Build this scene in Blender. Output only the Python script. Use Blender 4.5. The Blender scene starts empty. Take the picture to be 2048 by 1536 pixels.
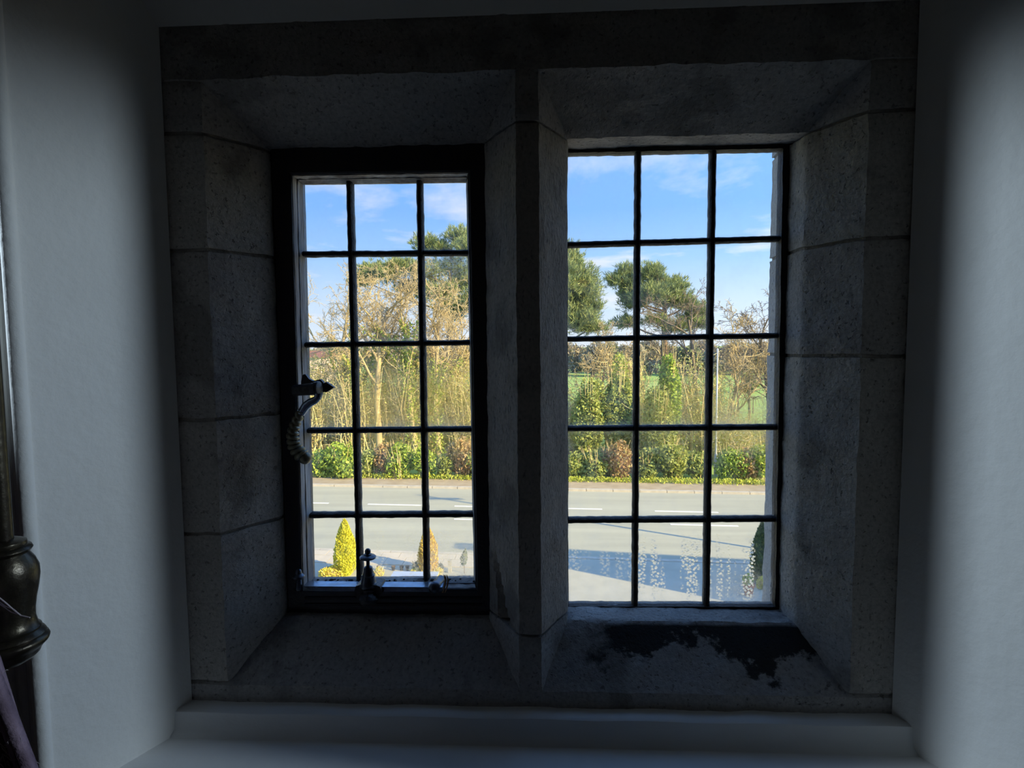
import bpy, math, random
import numpy as np
from mathutils import Vector, Matrix, noise

# ------------------------------------------------------------------ camera, sky, sun, exposure
SC = bpy.context.scene
COL = SC.collection
F = 1150.0                       # focal length in pixels of the 2048 wide frame
EYE = np.array([0.0, -1.05, 5.2])
YAW, PITCH, ROLL = (math.radians(a) for a in (-2.709, -4.019, 0.487))


def cam_axes():
    f = np.array([math.sin(YAW) * math.cos(PITCH), math.cos(YAW) * math.cos(PITCH), math.sin(PITCH)])
    r = np.array([math.cos(YAW), -math.sin(YAW), 0])
    d = np.cross(f, r)
    c, s = math.cos(ROLL), math.sin(ROLL)
    return c * r + s * d, -s * r + c * d, f


RX, DN, FW = cam_axes()


def ray(px, py):
    return FW + RX * (px - 1024) / F + DN * (py - 768) / F


def W(px, py, Y):                # sight line met with the upright plane at depth Y
    v = ray(px, py)
    return EYE + v * ((Y - EYE[1]) / v[1])


def G(px, py, z=0.0):            # sight line met with the level plane at height z
    v = ray(px, py)
    return EYE + v * ((z - EYE[2]) / v[2])


cd = bpy.data.cameras.new('camera')
cam = bpy.data.objects.new('camera', cd)
COL.objects.link(cam)
cd.sensor_width = 36
cd.lens = 36 * F / 2048
cd.clip_start = 0.02
cd.clip_end = 3000
m = Matrix.Identity(4)
for i in range(3):
    m[i][0], m[i][1], m[i][2], m[i][3] = RX[i], -DN[i], -FW[i], EYE[i]
cam.matrix_world = m
SC.camera = cam

SUN_DIR = Vector((0.89, -0.46, math.tan(math.radians(23)))).normalized()   # towards the sun
sl = bpy.data.lights.new('sun', 'SUN')
sl.energy = 9.6
sl.color = (1.0, 0.80, 0.40)
sl.angle = math.radians(0.6)
so = bpy.data.objects.new('sun', sl)
COL.objects.link(so)
so.rotation_euler = SUN_DIR.to_track_quat('Z', 'Y').to_euler()
so.location = (20, -10, 20)

FILL_W = 76.0                    # each of the two added, unseen fill spotlights
vs = SC.view_settings
vs.view_transform = 'Standard'
vs.look = 'None'
vs.gamma = 1
vs.use_curve_mapping = False
vs.exposure = 0.15
SC.cycles.use_denoising = True
SC.cycles.max_bounces = 10
SC.cycles.diffuse_bounces = 5
SC.cycles.transparent_max_bounces = 16


CLX = 9.2                         # where the clouds happen to be


class N:                          # small node-graph helper
    def __init__(s, tree):
        s.t = tree
        s.t.nodes.clear()

    def n(s, kind, **kw):
        nd = s.t.nodes.new(kind)
        for k, v in kw.items():
            if k.startswith('i_'):
                key = k[2:]
                key = int(key) if key.isdigit() else key.replace('_', ' ')
                s.put(nd.inputs[key], v)
            else:
                setattr(nd, k, v)
        return nd

    def put(s, sock, v):
        if isinstance(v, bpy.types.NodeSocket):
            s.t.links.new(v, sock)
        elif isinstance(v, bpy.types.Node):
            s.t.links.new(v.outputs[0], sock)
        else:
            if sock.type == 'RGBA' and len(v) == 3:
                v = (*v, 1)
            sock.default_value = v

    def math(s, op, a, b=0.0, clamp=False):
        nd = s.t.nodes.new('ShaderNodeMath')
        nd.operation = op
        nd.use_clamp = clamp
        s.put(nd.inputs[0], a)
        s.put(nd.inputs[1], b)
        return nd.outputs[0]

    def mix(s, fac, a, b, mode='MIX'):
        nd = s.t.nodes.new('ShaderNodeMixRGB')
        nd.blend_type = mode
        s.put(nd.inputs[0], fac)
        s.put(nd.inputs[1], a)
        s.put(nd.inputs[2], b)
        return nd.outputs[0]

    def ramp(s, fac, stops, interp='LINEAR'):
        nd = s.t.nodes.new('ShaderNodeValToRGB')
        cr = nd.color_ramp
        cr.interpolation = interp
        while len(cr.elements) < len(stops):
            cr.elements.new(0.5)
        for e, (p, c) in zip(cr.elements, stops):
            e.position = p
            e.color = (*c, 1) if not isinstance(c, float) else (c, c, c, 1)
        s.put(nd.inputs[0], fac)
        return nd.outputs[0]

    def noise(s, vec, scale, detail=4, rough=0.55, dist=0.0):
        return s.n('ShaderNodeTexNoise', i_Vector=vec, i_Scale=scale, i_Detail=detail, i_Roughness=rough,
                   i_Distortion=dist).outputs[0]

    def mapping(s, vec, scale=(1, 1, 1), loc=(0, 0, 0)):
        return s.n('ShaderNodeMapping', i_Vector=vec, i_Scale=scale, i_Location=loc).outputs[0]


world = bpy.data.worlds.new('sky')
SC.world = world
world.use_nodes = True
g = N(world.node_tree)
tc = g.n('ShaderNodeTexCoord').outputs['Generated']
sep = g.n('ShaderNodeSeparateXYZ', i_0=tc)
el = sep.outputs[2]
base = g.ramp(el, [(0.0, (.80, .88, .98)), (.07, (.62, .78, 1.0)), (.14, (.38, .63, 1.0)), (.22, (.24, .50, 1.0)),
                   (.40, (.22, .46, .97)), (1.0, (.18, .40, .90))])
den = g.math('ADD', g.math('MAXIMUM', el, 0.0), 0.10)
cv = g.n('ShaderNodeCombineXYZ', i_0=g.math('DIVIDE', sep.outputs[0], den), i_1=g.math('DIVIDE', sep.outputs[1], den), i_2=3.1).outputs[0]
c1 = g.noise(g.mapping(cv, (0.9, 0.8, 1), (CLX, 0.4, 0)), 1.0, 8, 0.58, 0.3)
c1 = g.ramp(c1, [(.54, 0.0), (.70, 1.0)])
low = g.ramp(el, [(0.0, 1.0), (.10, .9), (.2, .8), (.5, .9)])
cl = g.math('MULTIPLY', c1, low)
sky = g.mix(cl, base, (.93, .92, .94))
# forward scatter: the sky is brighter towards the sun
sd = g.n('ShaderNodeVectorMath', operation='DOT_PRODUCT', i_0=tc, i_1=tuple(SUN_DIR)).outputs['Value']
glow = g.math('MULTIPLY', g.math('POWER', g.math('MAXIMUM', g.math('ADD', g.math('MULTIPLY', sd, .5), .5), 0.0), 3.0), 1.6)
bg = g.n('ShaderNodeBackground', i_Color=sky, i_Strength=g.math('ADD', 1.0, glow))
g.n('ShaderNodeOutputWorld', i_Surface=bg)

# ------------------------------------------------------------------ materials


def material(name):
    mt = bpy.data.materials.new(name)
    mt.use_nodes = True
    return mt, N(mt.node_tree)


def finish(g, surf):
    g.n('ShaderNodeOutputMaterial', i_Surface=surf)


def plain(name, col, rough=.6, metal=0.0, col2=None, scale=8.0, bump=0.0, bscale=60.0, spec=.5, stretch=(1, 1, 1)):
    mt, g = material(name)
    v = g.mapping(g.n('ShaderNodeTexCoord').outputs['Object'], stretch)
    c = col
    if col2:
        c = g.mix(g.ramp(g.noise(v, scale, 6), [(.35, 0.0), (.65, 1.0)]), col, col2)
    p = g.n('ShaderNodeBsdfPrincipled', i_Base_Color=c, i_Roughness=rough, i_Metallic=metal)
    p.inputs['Specular IOR Level'].default_value = spec
    if bump:
        b = g.n('ShaderNodeBump', i_Height=g.noise(v, bscale, 5), i_Strength=bump, i_Distance=.01)
        g.put(p.inputs['Normal'], b)
    finish(g, p)
    return mt


def stone_mat(name, a, b, stretch=(1, 1, 1), stain=0.0, off=0.0):
    mt, g = material(name)
    v = g.n('ShaderNodeTexCoord').outputs['Object']
    sv = g.mapping(v, stretch)
    c = g.mix(g.noise(v, 9, 6), a, b)
    c = g.mix(g.ramp(g.noise(v, 140, 3), [(.4, 0.0), (.7, .45)]), c, (a[0] * .5, a[1] * .5, a[2] * .5))
    pit = g.ramp(g.noise(sv, 110, 3, .6), [(.30, 1.0), (.40, 0.0)])
    c = g.mix(g.math('MULTIPLY', pit, .5), c, (.09, .085, .08))
    patch = g.ramp(g.noise(g.mapping(v, (1, 1, 1), (off, 0, off)), 5.5, 5, .6), [(.56, 0.0), (.64, 1.0)])
    c = g.mix(g.math('MULTIPLY', patch, .5), c, (a[0] * .35, a[1] * .35, a[2] * .36))
    if stain:
        # damp stain: hugs the glazing and spreads ragged down the slope
        sx = g.n('ShaderNodeSeparateXYZ', i_0=v).outputs
        wob = g.math('SUBTRACT', g.noise(g.mapping(v, (1.3, 1.2, 2.2), (off, .2, .1)), 6.0, 8, .68), .5)
        hgt = g.math('ADD', g.math('MULTIPLY', g.math('SUBTRACT', sx[2], .108), 9.0), g.math('MULTIPLY', wob, 3.6))
        st = g.ramp(g.math('ADD', g.math('MULTIPLY', hgt, .5), .5), [(.46, 0.0), (.54, 1.0)])
        st = g.math('MULTIPLY', st, g.ramp(g.math('MULTIPLY', sx[2], 5.0), [(.782, 1.0), (.800, 0.12)]))
        zone = g.ramp(g.math('ADD', g.math('ADD', g.math('MULTIPLY', sx[0], .7), .5), g.math('MULTIPLY', wob, .25)), [(.56, 0.0), (.60, 1.0)])
        c = g.mix(g.math('MULTIPLY', g.math('MULTIPLY', st, zone), stain), c, (.025, .026, .028))
    p = g.n('ShaderNodeBsdfPrincipled', i_Base_Color=c, i_Roughness=.9)
    p.inputs['Specular IOR Level'].default_value = .25
    h = g.math('ADD', g.math('MULTIPLY', g.noise(sv, 150, 4, .6), .8), g.math('MULTIPLY', pit, -.7))
    h = g.math('ADD', h, g.math('MULTIPLY', g.noise(v, 34, 3), 1.2))
    bp = g.n('ShaderNodeBump', i_Height=h, i_Strength=.75, i_Distance=.0035)
    g.put(p.inputs['Normal'], bp)
    finish(g, p)
    return mt


def leaf_mat(name, cols, trans=.3, rough=.6):
    mt, g = material(name)
    r = g.n('ShaderNodeNewGeometry').outputs['Random Per Island']
    stops = [(i / max(1, len(cols) - 1), c) for i, c in enumerate(cols)]
    c = g.ramp(r, stops)
    p = g.n('ShaderNodeBsdfPrincipled', i_Base_Color=c, i_Roughness=rough)
    p.inputs['Specular IOR Level'].default_value = .3
    t = g.n('ShaderNodeBsdfTranslucent', i_Color=c)
    finish(g, g.n('ShaderNodeMixShader', i_0=trans, i_1=p, i_2=t))
    return mt


def glass_mat():
    mt, g = material('old_glass')
    tcn = g.n('ShaderNodeTexCoord')
    v = tcn.outputs['Object']
    gen = g.n('ShaderNodeSeparateXYZ', i_0=tcn.outputs['Generated']).outputs

    def attr(nm):
        return g.n('ShaderNodeAttribute', attribute_name=nm, attribute_type='OBJECT').outputs['Fac']
    # wet film: amount, from height a (dry) to height b (wet) of the pane
    t = g.math('DIVIDE', g.math('SUBTRACT', gen[2], attr('wet_a')), g.math('SUBTRACT', attr('wet_b'), attr('wet_a')), True)
    t = g.math('SMOOTH_MIN', t, 1.0)
    soft = g.math('ADD', t, g.math('MULTIPLY', g.math('SUBTRACT', g.noise(v, 14, 3), .5), .7), True)
    drop = g.ramp(g.noise(v, 230, 2, .5), [(.36, 0.0), (.50, 1.0)])
    wet = g.math('MULTIPLY', g.math('MULTIPLY', soft, drop), g.math('MULTIPLY', attr('wet'), .75))
    # trickles: upright columns of drops
    col = g.ramp(g.noise(g.mapping(v, (1, 1, .05)), 34, 2, .5), [(.47, 0.0), (.53, 1.0)])
    vor = g.n('ShaderNodeTexVoronoi', i_Vector=v, i_Scale=150.0)
    dot = g.ramp(vor.outputs['Distance'], [(.34, 1.0), (.50, 0.0)])
    zone = g.ramp(gen[2], [(.02, 0.0), (.16, 1.0), (.62, 1.0), (.86, 0.0)])
    run = g.math('MULTIPLY', g.math('MULTIPLY', g.math('MULTIPLY', col, dot), zone), attr('run'))
    mask = g.math('MAXIMUM', wet, run, True)
    h = g.math('ADD', g.noise(v, 230, 2, .5), g.math('MULTIPLY', dot, .6))
    bp = g.n('ShaderNodeBump', i_Height=h, i_Strength=.55, i_Distance=.002)
    lens = g.n('ShaderNodeBsdfRefraction', i_Color=(.97, .98, .97), i_Roughness=.0, i_IOR=1.2, i_Normal=bp)
    tr = g.n('ShaderNodeBsdfTransparent', i_Color=(.965, .975, .975))
    s1 = g.n('ShaderNodeMixShader', i_0=mask, i_1=tr, i_2=lens)
    # thin dirt film, plus a sky-glow wash put in at the pane edges
    ex = g.math('MULTIPLY', g.math('ABSOLUTE', g.math('SUBTRACT', gen[0], .5)), 2.0)
    ez = g.math('MULTIPLY', g.math('ABSOLUTE', g.math('SUBTRACT', gen[2], .5)), 2.0)
    edge = g.math('MULTIPLY', g.ramp(g.math('MAXIMUM', ex, ez), [(.84, 0.0), (.97, 1.0)]), .10)
    haze = g.math('MULTIPLY', g.math('MULTIPLY', g.ramp(gen[2], [(0.0, 1.0), (.45, 0.0)]), attr('haze')), .45)
    film = g.math('ADD', g.math('ADD', edge, haze), g.math('MULTIPLY', g.ramp(g.noise(v, 22, 5), [(.45, 0.0), (.8, 1.0)]), .06))
    film = g.math('ADD', film, .008)
    df = g.n('ShaderNodeBsdfTranslucent', i_Color=(.8, .83, .86))
    s2 = g.n('ShaderNodeMixShader', i_0=film, i_1=s1, i_2=df)
    gl = g.n('ShaderNodeBsdfGlossy', i_Color=(1, 1, 1), i_Roughness=.03)
    back = g.n('ShaderNodeNewGeometry').outputs['Backfacing']
    fr = g.n('ShaderNodeFresnel', i_IOR=g.math('ADD', g.math('MULTIPLY', back, 1 / 1.3 - 1.3), 1.3)).outputs[0]
    finish(g, g.n('ShaderNodeMixShader', i_0=fr, i_1=s2, i_2=gl))
    return mt


M = {}
M['plaster'] = plain('white_plaster', (.82, .81, .78), .85, 0, (.78, .77, .74), 5, .25, 45, .2)
M['room_wall'] = plain('room_plaster', (.34, .29, .23), .8)
M['floorwood'] = plain('wood_floor', (.28, .20, .13), .6, 0, (.22, .15, .10), 4)
M['board'] = plain('painted_sill', (.80, .80, .79), .45, 0, (.74, .74, .73), 7, .12, 30)
M['stone'] = stone_mat('jamb_stone', (.46, .43, .39), (.56, .53, .49))
M['stone2'] = stone_mat('jamb_stone_dark', (.40, .375, .35), (.51, .48, .45), off=2.3)
M['mullion'] = stone_mat('mullion_stone', (.47, .43, .39), (.55, .51, .47), (1.6, 1.6, .55), off=5.1)
M['sillstone'] = stone_mat('sill_stone', (.40, .385, .37), (.50, .48, .46), stain=.95, off=1.2)
M['lintel'] = stone_mat('lintel_stone', (.42, .40, .385), (.52, .50, .48), off=4.0)
M['mortar'] = plain('lime_mortar', (.40, .37, .33), .95, 0, (.26, .24, .22), 40, .6, 90, .1)
M['iron'] = plain('black_painted_iron', (.036, .038, .050), .36, 0, (.050, .042, .044), 30, .35, 70, .5)
M['lead'] = plain('black_bar', (.016, .015, .018), .6, 0, (.03, .022, .018), 60, .5, 120, .4)
M['putty'] = plain('weathered_putty', (.62, .61, .60), .75, 0, (.26, .22, .20), 25, .5, 80, .3, (1, 1, .12))
M['steel'] = plain('polished_iron', (.38, .48, .62), .26, .95, (.30, .33, .38), 30, .15, 60)  # blue of the reflected sky tinted into the base colour
M['darksteel'] = plain('dark_iron_fitting', (.15, .17, .21), .3, .85, (.10, .11, .14), 30, .15, 60)
M['brassy'] = plain('worn_brass_grip', (.34, .32, .24), .38, .6, (.22, .20, .14), 40, .2, 80)
M['bronze'] = plain('dark_bronze', (.10, .085, .06), .33, .85, (.06, .05, .04), 60, .1, 90)
M['glass'] = glass_mat()
M['crumb'] = plain('dirt_crumbs', (.03, .022, .018), .9)
M['twine'] = plain('dry_leaf', (.42, .25, .12), .7)
M['curtain'] = plain('plum_curtain', (.30, .22, .28), .95, 0, (.17, .12, .16), 30, .4, 90, .1)
M['fibre'] = plain('pale_fibre', (.55, .48, .50), .8)

M['asphalt'] = plain('asphalt', (.45, .43, .325), .9, 0, (.38, .365, .28), 1.6, .25, 30, .2, (.10, 1, 1))
M['drive'] = plain('grey_drive', (.46, .43, .34), .9, 0, (.41, .385, .30), 2.0, .25, 40, .2)
M['paving'] = plain('pale_paving', (.60, .52, .40), .9, 0, (.53, .46, .36), 3, .2, 25, .2)
M['footpath'] = plain('far_footpath', (.46, .37, .25), .95, 0, (.37, .29, .19), 2.5, .3, 25, .2)
M['kerb'] = plain('kerb_stone', (.56, .50, .40), .9, 0, (.46, .41, .33), 6, .2, 40, .2)
M['white_paint'] = plain('road_paint', (.85, .83, .78), .7, 0, (.7, .68, .62), 8)
M['field'] = plain('field_grass', (.30, .44, .10), .95, 0, (.36, .45, .14), .08, .3, 3, .1)
M['soil'] = plain('bed_soil', (.20, .14, .09), .95, 0, (.13, .09, .06), 5, .5, 20, .1)
M['bark'] = plain('pale_bark', (.56, .44, .24), .9, 0, (.36, .28, .15), 5, .5, 12, .1, (1, 1, .3))
M['bark2'] = plain('dark_bark', (.24, .19, .13), .9, 0, (.15, .12, .09), 5, .5, 12, .1, (1, 1, .3))
M['pinebark'] = plain('pine_bark', (.26, .18, .12), .9, 0, (.16, .11, .08), 4, .5, 10, .1, (1, 1, .3))
M['twig'] = leaf_mat('thicket_twigs', [(0.794, 0.624, 0.321), (0.567, 0.435, 0.208), (0.880, 0.756, 0.378), (0.416, 0.302, 0.170)], .15)
M['laurel'] = leaf_mat('laurel_leaves', [(0.140, 0.238, 0.049), (0.420, 0.532, 0.070), (0.280, 0.420, 0.070), (0.588, 0.644, 0.112), (0.098, 0.168, 0.056)])
M['green'] = leaf_mat('hedge_leaves', [(0.192, 0.240, 0.072), (0.432, 0.480, 0.120), (0.312, 0.360, 0.096), (0.552, 0.552, 0.156)])
M['ivy'] = leaf_mat('ivy_leaves', [(0.193, 0.290, 0.064), (0.451, 0.531, 0.097), (0.290, 0.386, 0.081), (0.612, 0.612, 0.145)])
M['bramble'] = leaf_mat('bramble_leaves', [(0.524, 0.308, 0.154), (0.400, 0.262, 0.123), (0.647, 0.462, 0.231), (0.308, 0.308, 0.108)])
M['olive'] = leaf_mat('thicket_leaves', [(0.718, 0.680, 0.189), (0.529, 0.510, 0.151), (0.869, 0.756, 0.284), (0.416, 0.454, 0.132)])
M['pine'] = leaf_mat('pine_needles', [(0.157, 0.220, 0.094), (0.267, 0.329, 0.118), (0.376, 0.392, 0.141), (0.110, 0.157, 0.086)], .15)
M['gold'] = leaf_mat('golden_conifer', [(0.644, 0.616, 0.042), (0.812, 0.728, 0.070), (0.476, 0.504, 0.042), (0.820, 0.756, 0.112)])
M['orange'] = leaf_mat('orange_conifer', [(0.784, 0.560, 0.070), (0.820, 0.644, 0.084), (0.616, 0.392, 0.070), (0.560, 0.476, 0.070)])
M['yellow'] = leaf_mat('yellow_shrub', [(0.820, 0.700, 0.084), (0.820, 0.812, 0.140), (0.644, 0.560, 0.084), (0.728, 0.462, 0.140)])
M['dkgreen'] = leaf_mat('dark_conifer', [(0.049, 0.098, 0.042), (0.112, 0.182, 0.049), (0.070, 0.126, 0.049), (0.280, 0.336, 0.070)])
M['greygreen'] = leaf_mat('grey_green_shrub', [(0.224, 0.266, 0.168), (0.154, 0.196, 0.126), (0.308, 0.336, 0.196)])
M['farwood'] = leaf_mat('far_wood', [(0.364, 0.294, 0.196), (0.280, 0.238, 0.168), (0.448, 0.364, 0.238), (0.266, 0.280, 0.154)], .2)
M['farolive'] = leaf_mat('far_green_wood', [(0.252, 0.266, 0.140), (0.182, 0.210, 0.119), (0.336, 0.322, 0.168)], .2)
M['grass'] = leaf_mat('verge_grass', [(0.504, 0.588, 0.070), (0.644, 0.644, 0.112), (0.364, 0.476, 0.070)])
M['render'] = plain('pink_render', (.68, .50, .42), .9, 0, (.62, .45, .38), 2)
M['offwhite'] = plain('white_render', (.70, .68, .64), .9)
M['tile'] = plain('roof_tile', (.30, .13, .08), .9, 0, (.22, .10, .07), 6)
M['facade'] = plain('outside_wall', (.33, .29, .25), .9, 0, (.25, .22, .19), 3)
M['post'] = plain('galvanised_post', (.66, .66, .66), .5, 0, (.58, .58, .58), 6)
M['timber'] = plain('weathered_timber', (.45, .42, .34), .85, 0, (.33, .30, .25), 8)
M['pale'] = plain('pale_painted_wood', (.42, .50, .64), .4)
M['terracotta'] = plain('terracotta', (.40, .12, .07), .8, 0, (.32, .09, .05), 12)
M['darkpot'] = plain('dark_glazed_pot', (.05, .045, .05), .4)
M['dkframe'] = plain('dark_window', (.03, .035, .045), .2)

# ------------------------------------------------------------------ object helpers


def wloc(o):
    p = np.zeros(3)
    while o is not None:
        p += np.array(o.location)
        o = o.parent
    return p


def tag(o, label=None, cat=None, group=None, kind=None):
    for k, v in (('label', label), ('category', cat), ('group', group), ('kind', kind)):
        if v:
            o[k] = v
    return o


def empty(name, loc=(0, 0, 0), parent=None):
    o = bpy.data.objects.new(name, None)
    COL.objects.link(o)
    o.empty_display_size = .05
    if parent:
        o.parent = parent
        o.location = np.array(loc) - wloc(parent)
    else:
        o.location = loc
    return o


class MB:                         # collects world-space geometry for ONE mesh object
    def __init__(s):
        s.v, s.f, s.n = [], [], 0

    def add(s, v, f):
        v = np.asarray(v, float).reshape(-1, 3)
        s.v.append(v)
        n = s.n
        s.f += [tuple(i + n for i in q) for q in f]
        s.n += len(v)
        return s

    def hexa(s, p):               # eight corners: bottom loop, top loop
        return s.add(p, [(3, 2, 1, 0), (4, 5, 6, 7), (0, 1, 5, 4), (1, 2, 6, 5), (2, 3, 7, 6), (3, 0, 4, 7)])

    def box(s, lo, hi):
        (a, b, c), (d, e, f) = lo, hi
        return s.hexa([(a, b, c), (d, b, c), (d, e, c), (a, e, c), (a, b, f), (d, b, f), (d, e, f), (a, e, f)])

    def tube(s, pts, rad, k=6, cap=True, twist=0.0):
        P = np.asarray(pts, float)
        n = len(P)
        r = np.broadcast_to(np.asarray(rad, float), (n,))
        T = np.gradient(P, axis=0)
        T /= np.linalg.norm(T, axis=1)[:, None] + 1e-12
        a = np.array([0, 0, 1.0]) if abs(T[0][2]) < .8 else np.array([1.0, 0, 0])
        V = np.zeros((n, k, 3))
        ang = np.arange(k) * 2 * math.pi / k
        for i in range(n):
            u = a - T[i] * a.dot(T[i])
            u /= np.linalg.norm(u) + 1e-12
            a = u
            w = np.cross(T[i], u)
            V[i] = P[i] + r[i] * (np.cos(ang + twist)[:, None] * u + np.sin(ang + twist)[:, None] * w)
        f = [(i * k + j, i * k + (j + 1) % k, (i + 1) * k + (j + 1) % k, (i + 1) * k + j) for i in range(n - 1) for j in range(k)]
        if cap:
            f += [tuple(range(k))[::-1], tuple((n - 1) * k + j for j in range(k))]
        return s.add(V.reshape(-1, 3), f)

    def lathe(s, base, axis, prof, k=20):   # prof: (distance along axis, radius)
        base, axis = np.asarray(base, float), np.asarray(axis, float)
        axis = axis / np.linalg.norm(axis)
        a = np.array([0, 0, 1.0]) if abs(axis[2]) < .8 else np.array([1.0, 0, 0])
        u = a - axis * a.dot(axis)
        u /= np.linalg.norm(u)
        w = np.cross(axis, u)
        ang = np.arange(k) * 2 * math.pi / k
        ring = np.cos(ang)[:, None] * u + np.sin(ang)[:, None] * w
        V = np.concatenate([base + axis * h + ring * max(r, 1e-5) for h, r in prof])
        n = len(prof)
        f = [(i * k + j, i * k + (j + 1) % k, (i + 1) * k + (j + 1) % k, (i + 1) * k + j) for i in range(n - 1) for j in range(k)]
        f += [tuple(range(k))[::-1], tuple((n - 1) * k + j for j in range(k))]
        return s.add(V, f)

    def prism(s, poly, vec):
        P = np.asarray(poly, float)
        n = len(P)
        f = [tuple(range(n))[::-1], tuple(range(n, 2 * n))] + [(i, (i + 1) % n, n + (i + 1) % n, n + i) for i in range(n)]
        return s.add(np.concatenate([P, P + np.asarray(vec, float)]), f)

    def ball(s, c, r, k=12, sc=(1, 1, 1)):
        prof = [(-math.cos(math.pi * i / 8), math.sin(math.pi * i / 8)) for i in range(9)]
        q = MB().lathe((0, 0, 0), (0, 0, 1), prof, k)
        return s.add(np.concatenate(q.v) * np.array(sc) * r + np.asarray(c, float), q.f)

    def build(s, name, mt, parent=None, origin=None, smooth=False, sharp=35):
        V = np.concatenate(s.v) if s.v else np.zeros((0, 3))
        o = wloc(parent) if parent is not None and origin is None else np.array(origin if origin is not None else (0, 0, 0), float)
        me = bpy.data.meshes.new(name)
        me.from_pydata((V - o).tolist(), [], s.f)
        ob = bpy.data.objects.new(name, me)
        COL.objects.link(ob)
        if parent is not None:
            ob.parent = parent
            ob.location = o - wloc(parent)
        else:
            ob.location = o
        me.materials.append(mt)
        if smooth:
            me.polygons.foreach_set('use_smooth', [True] * len(me.polygons))
            me.set_sharp_from_angle(angle=math.radians(sharp))
        me.validate()
        return ob


def recalc(ob):
    import bmesh
    b = bmesh.new()
    b.from_mesh(ob.data)
    bmesh.ops.recalc_face_normals(b, faces=b.faces)
    b.to_mesh(ob.data)
    b.free()
    return ob


def quads(name, C, A, B, mt, parent=None, origin=None, kind=None):
    """leaf mesh: one diamond per centre C with half axes A (long) and B (wide)"""
    n = len(C)
    V = np.empty((n, 4, 3), np.float32)
    V[:, 0], V[:, 1], V[:, 2], V[:, 3] = C - A, C + B, C + A, C - B
    o = wloc(parent) if parent is not None else np.array(origin if origin is not None else (0, 0, 0))
    V = (V - o).reshape(-1, 3).astype(np.float32)
    me = bpy.data.meshes.new(name)
    me.vertices.add(n * 4)
    me.vertices.foreach_set('co', V.ravel())
    me.loops.add(n * 4)
    me.loops.foreach_set('vertex_index', np.arange(n * 4, dtype=np.int32))
    me.polygons.add(n)
    me.polygons.foreach_set('loop_start', np.arange(0, n * 4, 4, dtype=np.int32))
    me.update(calc_edges=True)
    me.materials.append(mt)
    ob = bpy.data.objects.new(name, me)
    COL.objects.link(ob)
    if parent is not None:
        ob.parent = parent
    else:
        ob.location = o
    if kind:
        ob['kind'] = kind
    return ob


# ------------------------------------------------------------------ room shell and reveal
XL, XR, ZT, ZB = -.682, .648, 5.775, 4.470       # edge of the stone surround where the plaster meets it
REV = .205                                        # depth of the plaster splay
WX0, WX1, WZ0, WZ1 = -7.0, 7.0, -.2, 7.0
ZBOARD = float(W(800, 1483, -.035)[2])


def rect(x0, x1, z0, z1, y):
    return [(x0, y, z0), (x1, y, z0), (x1, y, z1), (x0, y, z1)]


mb = MB()
loops = [rect(WX0, WX1, WZ0, WZ1, .27), rect(XL - .05, XR + .06, ZB - .06, ZT + .05, .27), rect(XL - .05, XR + .06, ZB - .06, ZT + .05, .004),
         rect(XL, XR, ZB - .02, ZT, -.001)]
for i in range(1, 13):
    t = i / 12 * REV
    loops.append(rect(XL - .52 * t, XR + .62 * t, ZB - .05, ZT + 1.2 * t, -t))
loops.append(rect(WX0, WX1, WZ0, WZ1, -REV))
V = [p for l in loops for p in l]
f = []
nl = len(loops)
for i in range(nl):
    j = (i + 1) % nl
    for k in range(4):
        f.append((i * 4 + k, i * 4 + (k + 1) % 4, j * 4 + (k + 1) % 4, j * 4 + k))
mb.add(V, f)
wf = recalc(mb.build('wall_front', M['plaster']))
wf.data.materials.append(M['facade'])
for p in wf.data.polygons:
    if p.center.y > .2:
        p.material_index = 1
tag(wf, 'cream plastered window wall with splayed reveal around the stone window', kind='structure')


def shell(name, lo, hi, mt):
    return tag(MB().box(lo, hi).build(name, mt), kind='structure')


shell('wall_left', (-2.5, -4.6, 3.5), (-2.3, -REV, 6.8), M['room_wall'])
shell('wall_right', (2.3, -4.6, 3.5), (2.5, -REV, 6.8), M['room_wall'])
shell('wall_back', (-2.5, -4.8, 3.5), (2.5, -4.6, 6.8), M['room_wall'])
shell('floor', (-2.5, -4.8, 3.4), (2.5, -REV, 3.55), M['floorwood'])
shell('ceiling', (-2.5, -4.8, 6.7), (2.5, -REV, 6.9), M['room_wall'])

# upstand under the stone and the window board
zu0, zu1 = float(W(386, 1421, -.03)[2]), float(W(1780, 1449, -.03)[2])
mb = MB()
n = 24
rows = []
for i in range(n + 1):
    x = XL - .03 + (XR - XL + .06) * i / n
    zt = zu0 + (zu1 - zu0) * i / n + .0012 * math.sin(i * 1.7)
    rows.append([(x, .003, zt), (x, -.024, zt), (x, -.030, zt - .004), (x, -.033, ZBOARD + .012), (x, -.040, ZBOARD + .003), (x, -.05, ZBOARD - .02), (x, .003, ZBOARD - .02)])
kk = len(rows[0])
f = [(i * kk + j, i * kk + (j + 1) % kk, (i + 1) * kk + (j + 1) % kk, (i + 1) * kk + j) for i in range(n) for j in range(kk)]
f += [tuple(range(kk))[::-1], tuple(n * kk + j for j in range(kk))]
mb.add([p for r in rows for p in r], f)
tag(recalc(mb.build('trim_1', M['board'], smooth=True)), 'painted upstand below the stone window', kind='structure')
mb = MB()
mb.prism([(XL - .03, -.02, ZBOARD), (XR + .03, -.02, ZBOARD), (XR + .62 * .34, -.245, ZBOARD), (XL - .52 * .34, -.245, ZBOARD)], (0, 0, -.035))
tag(recalc(mb.build('trim_2', M['board'])), 'painted window board at the foot of the reveal', kind='structure')
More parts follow.
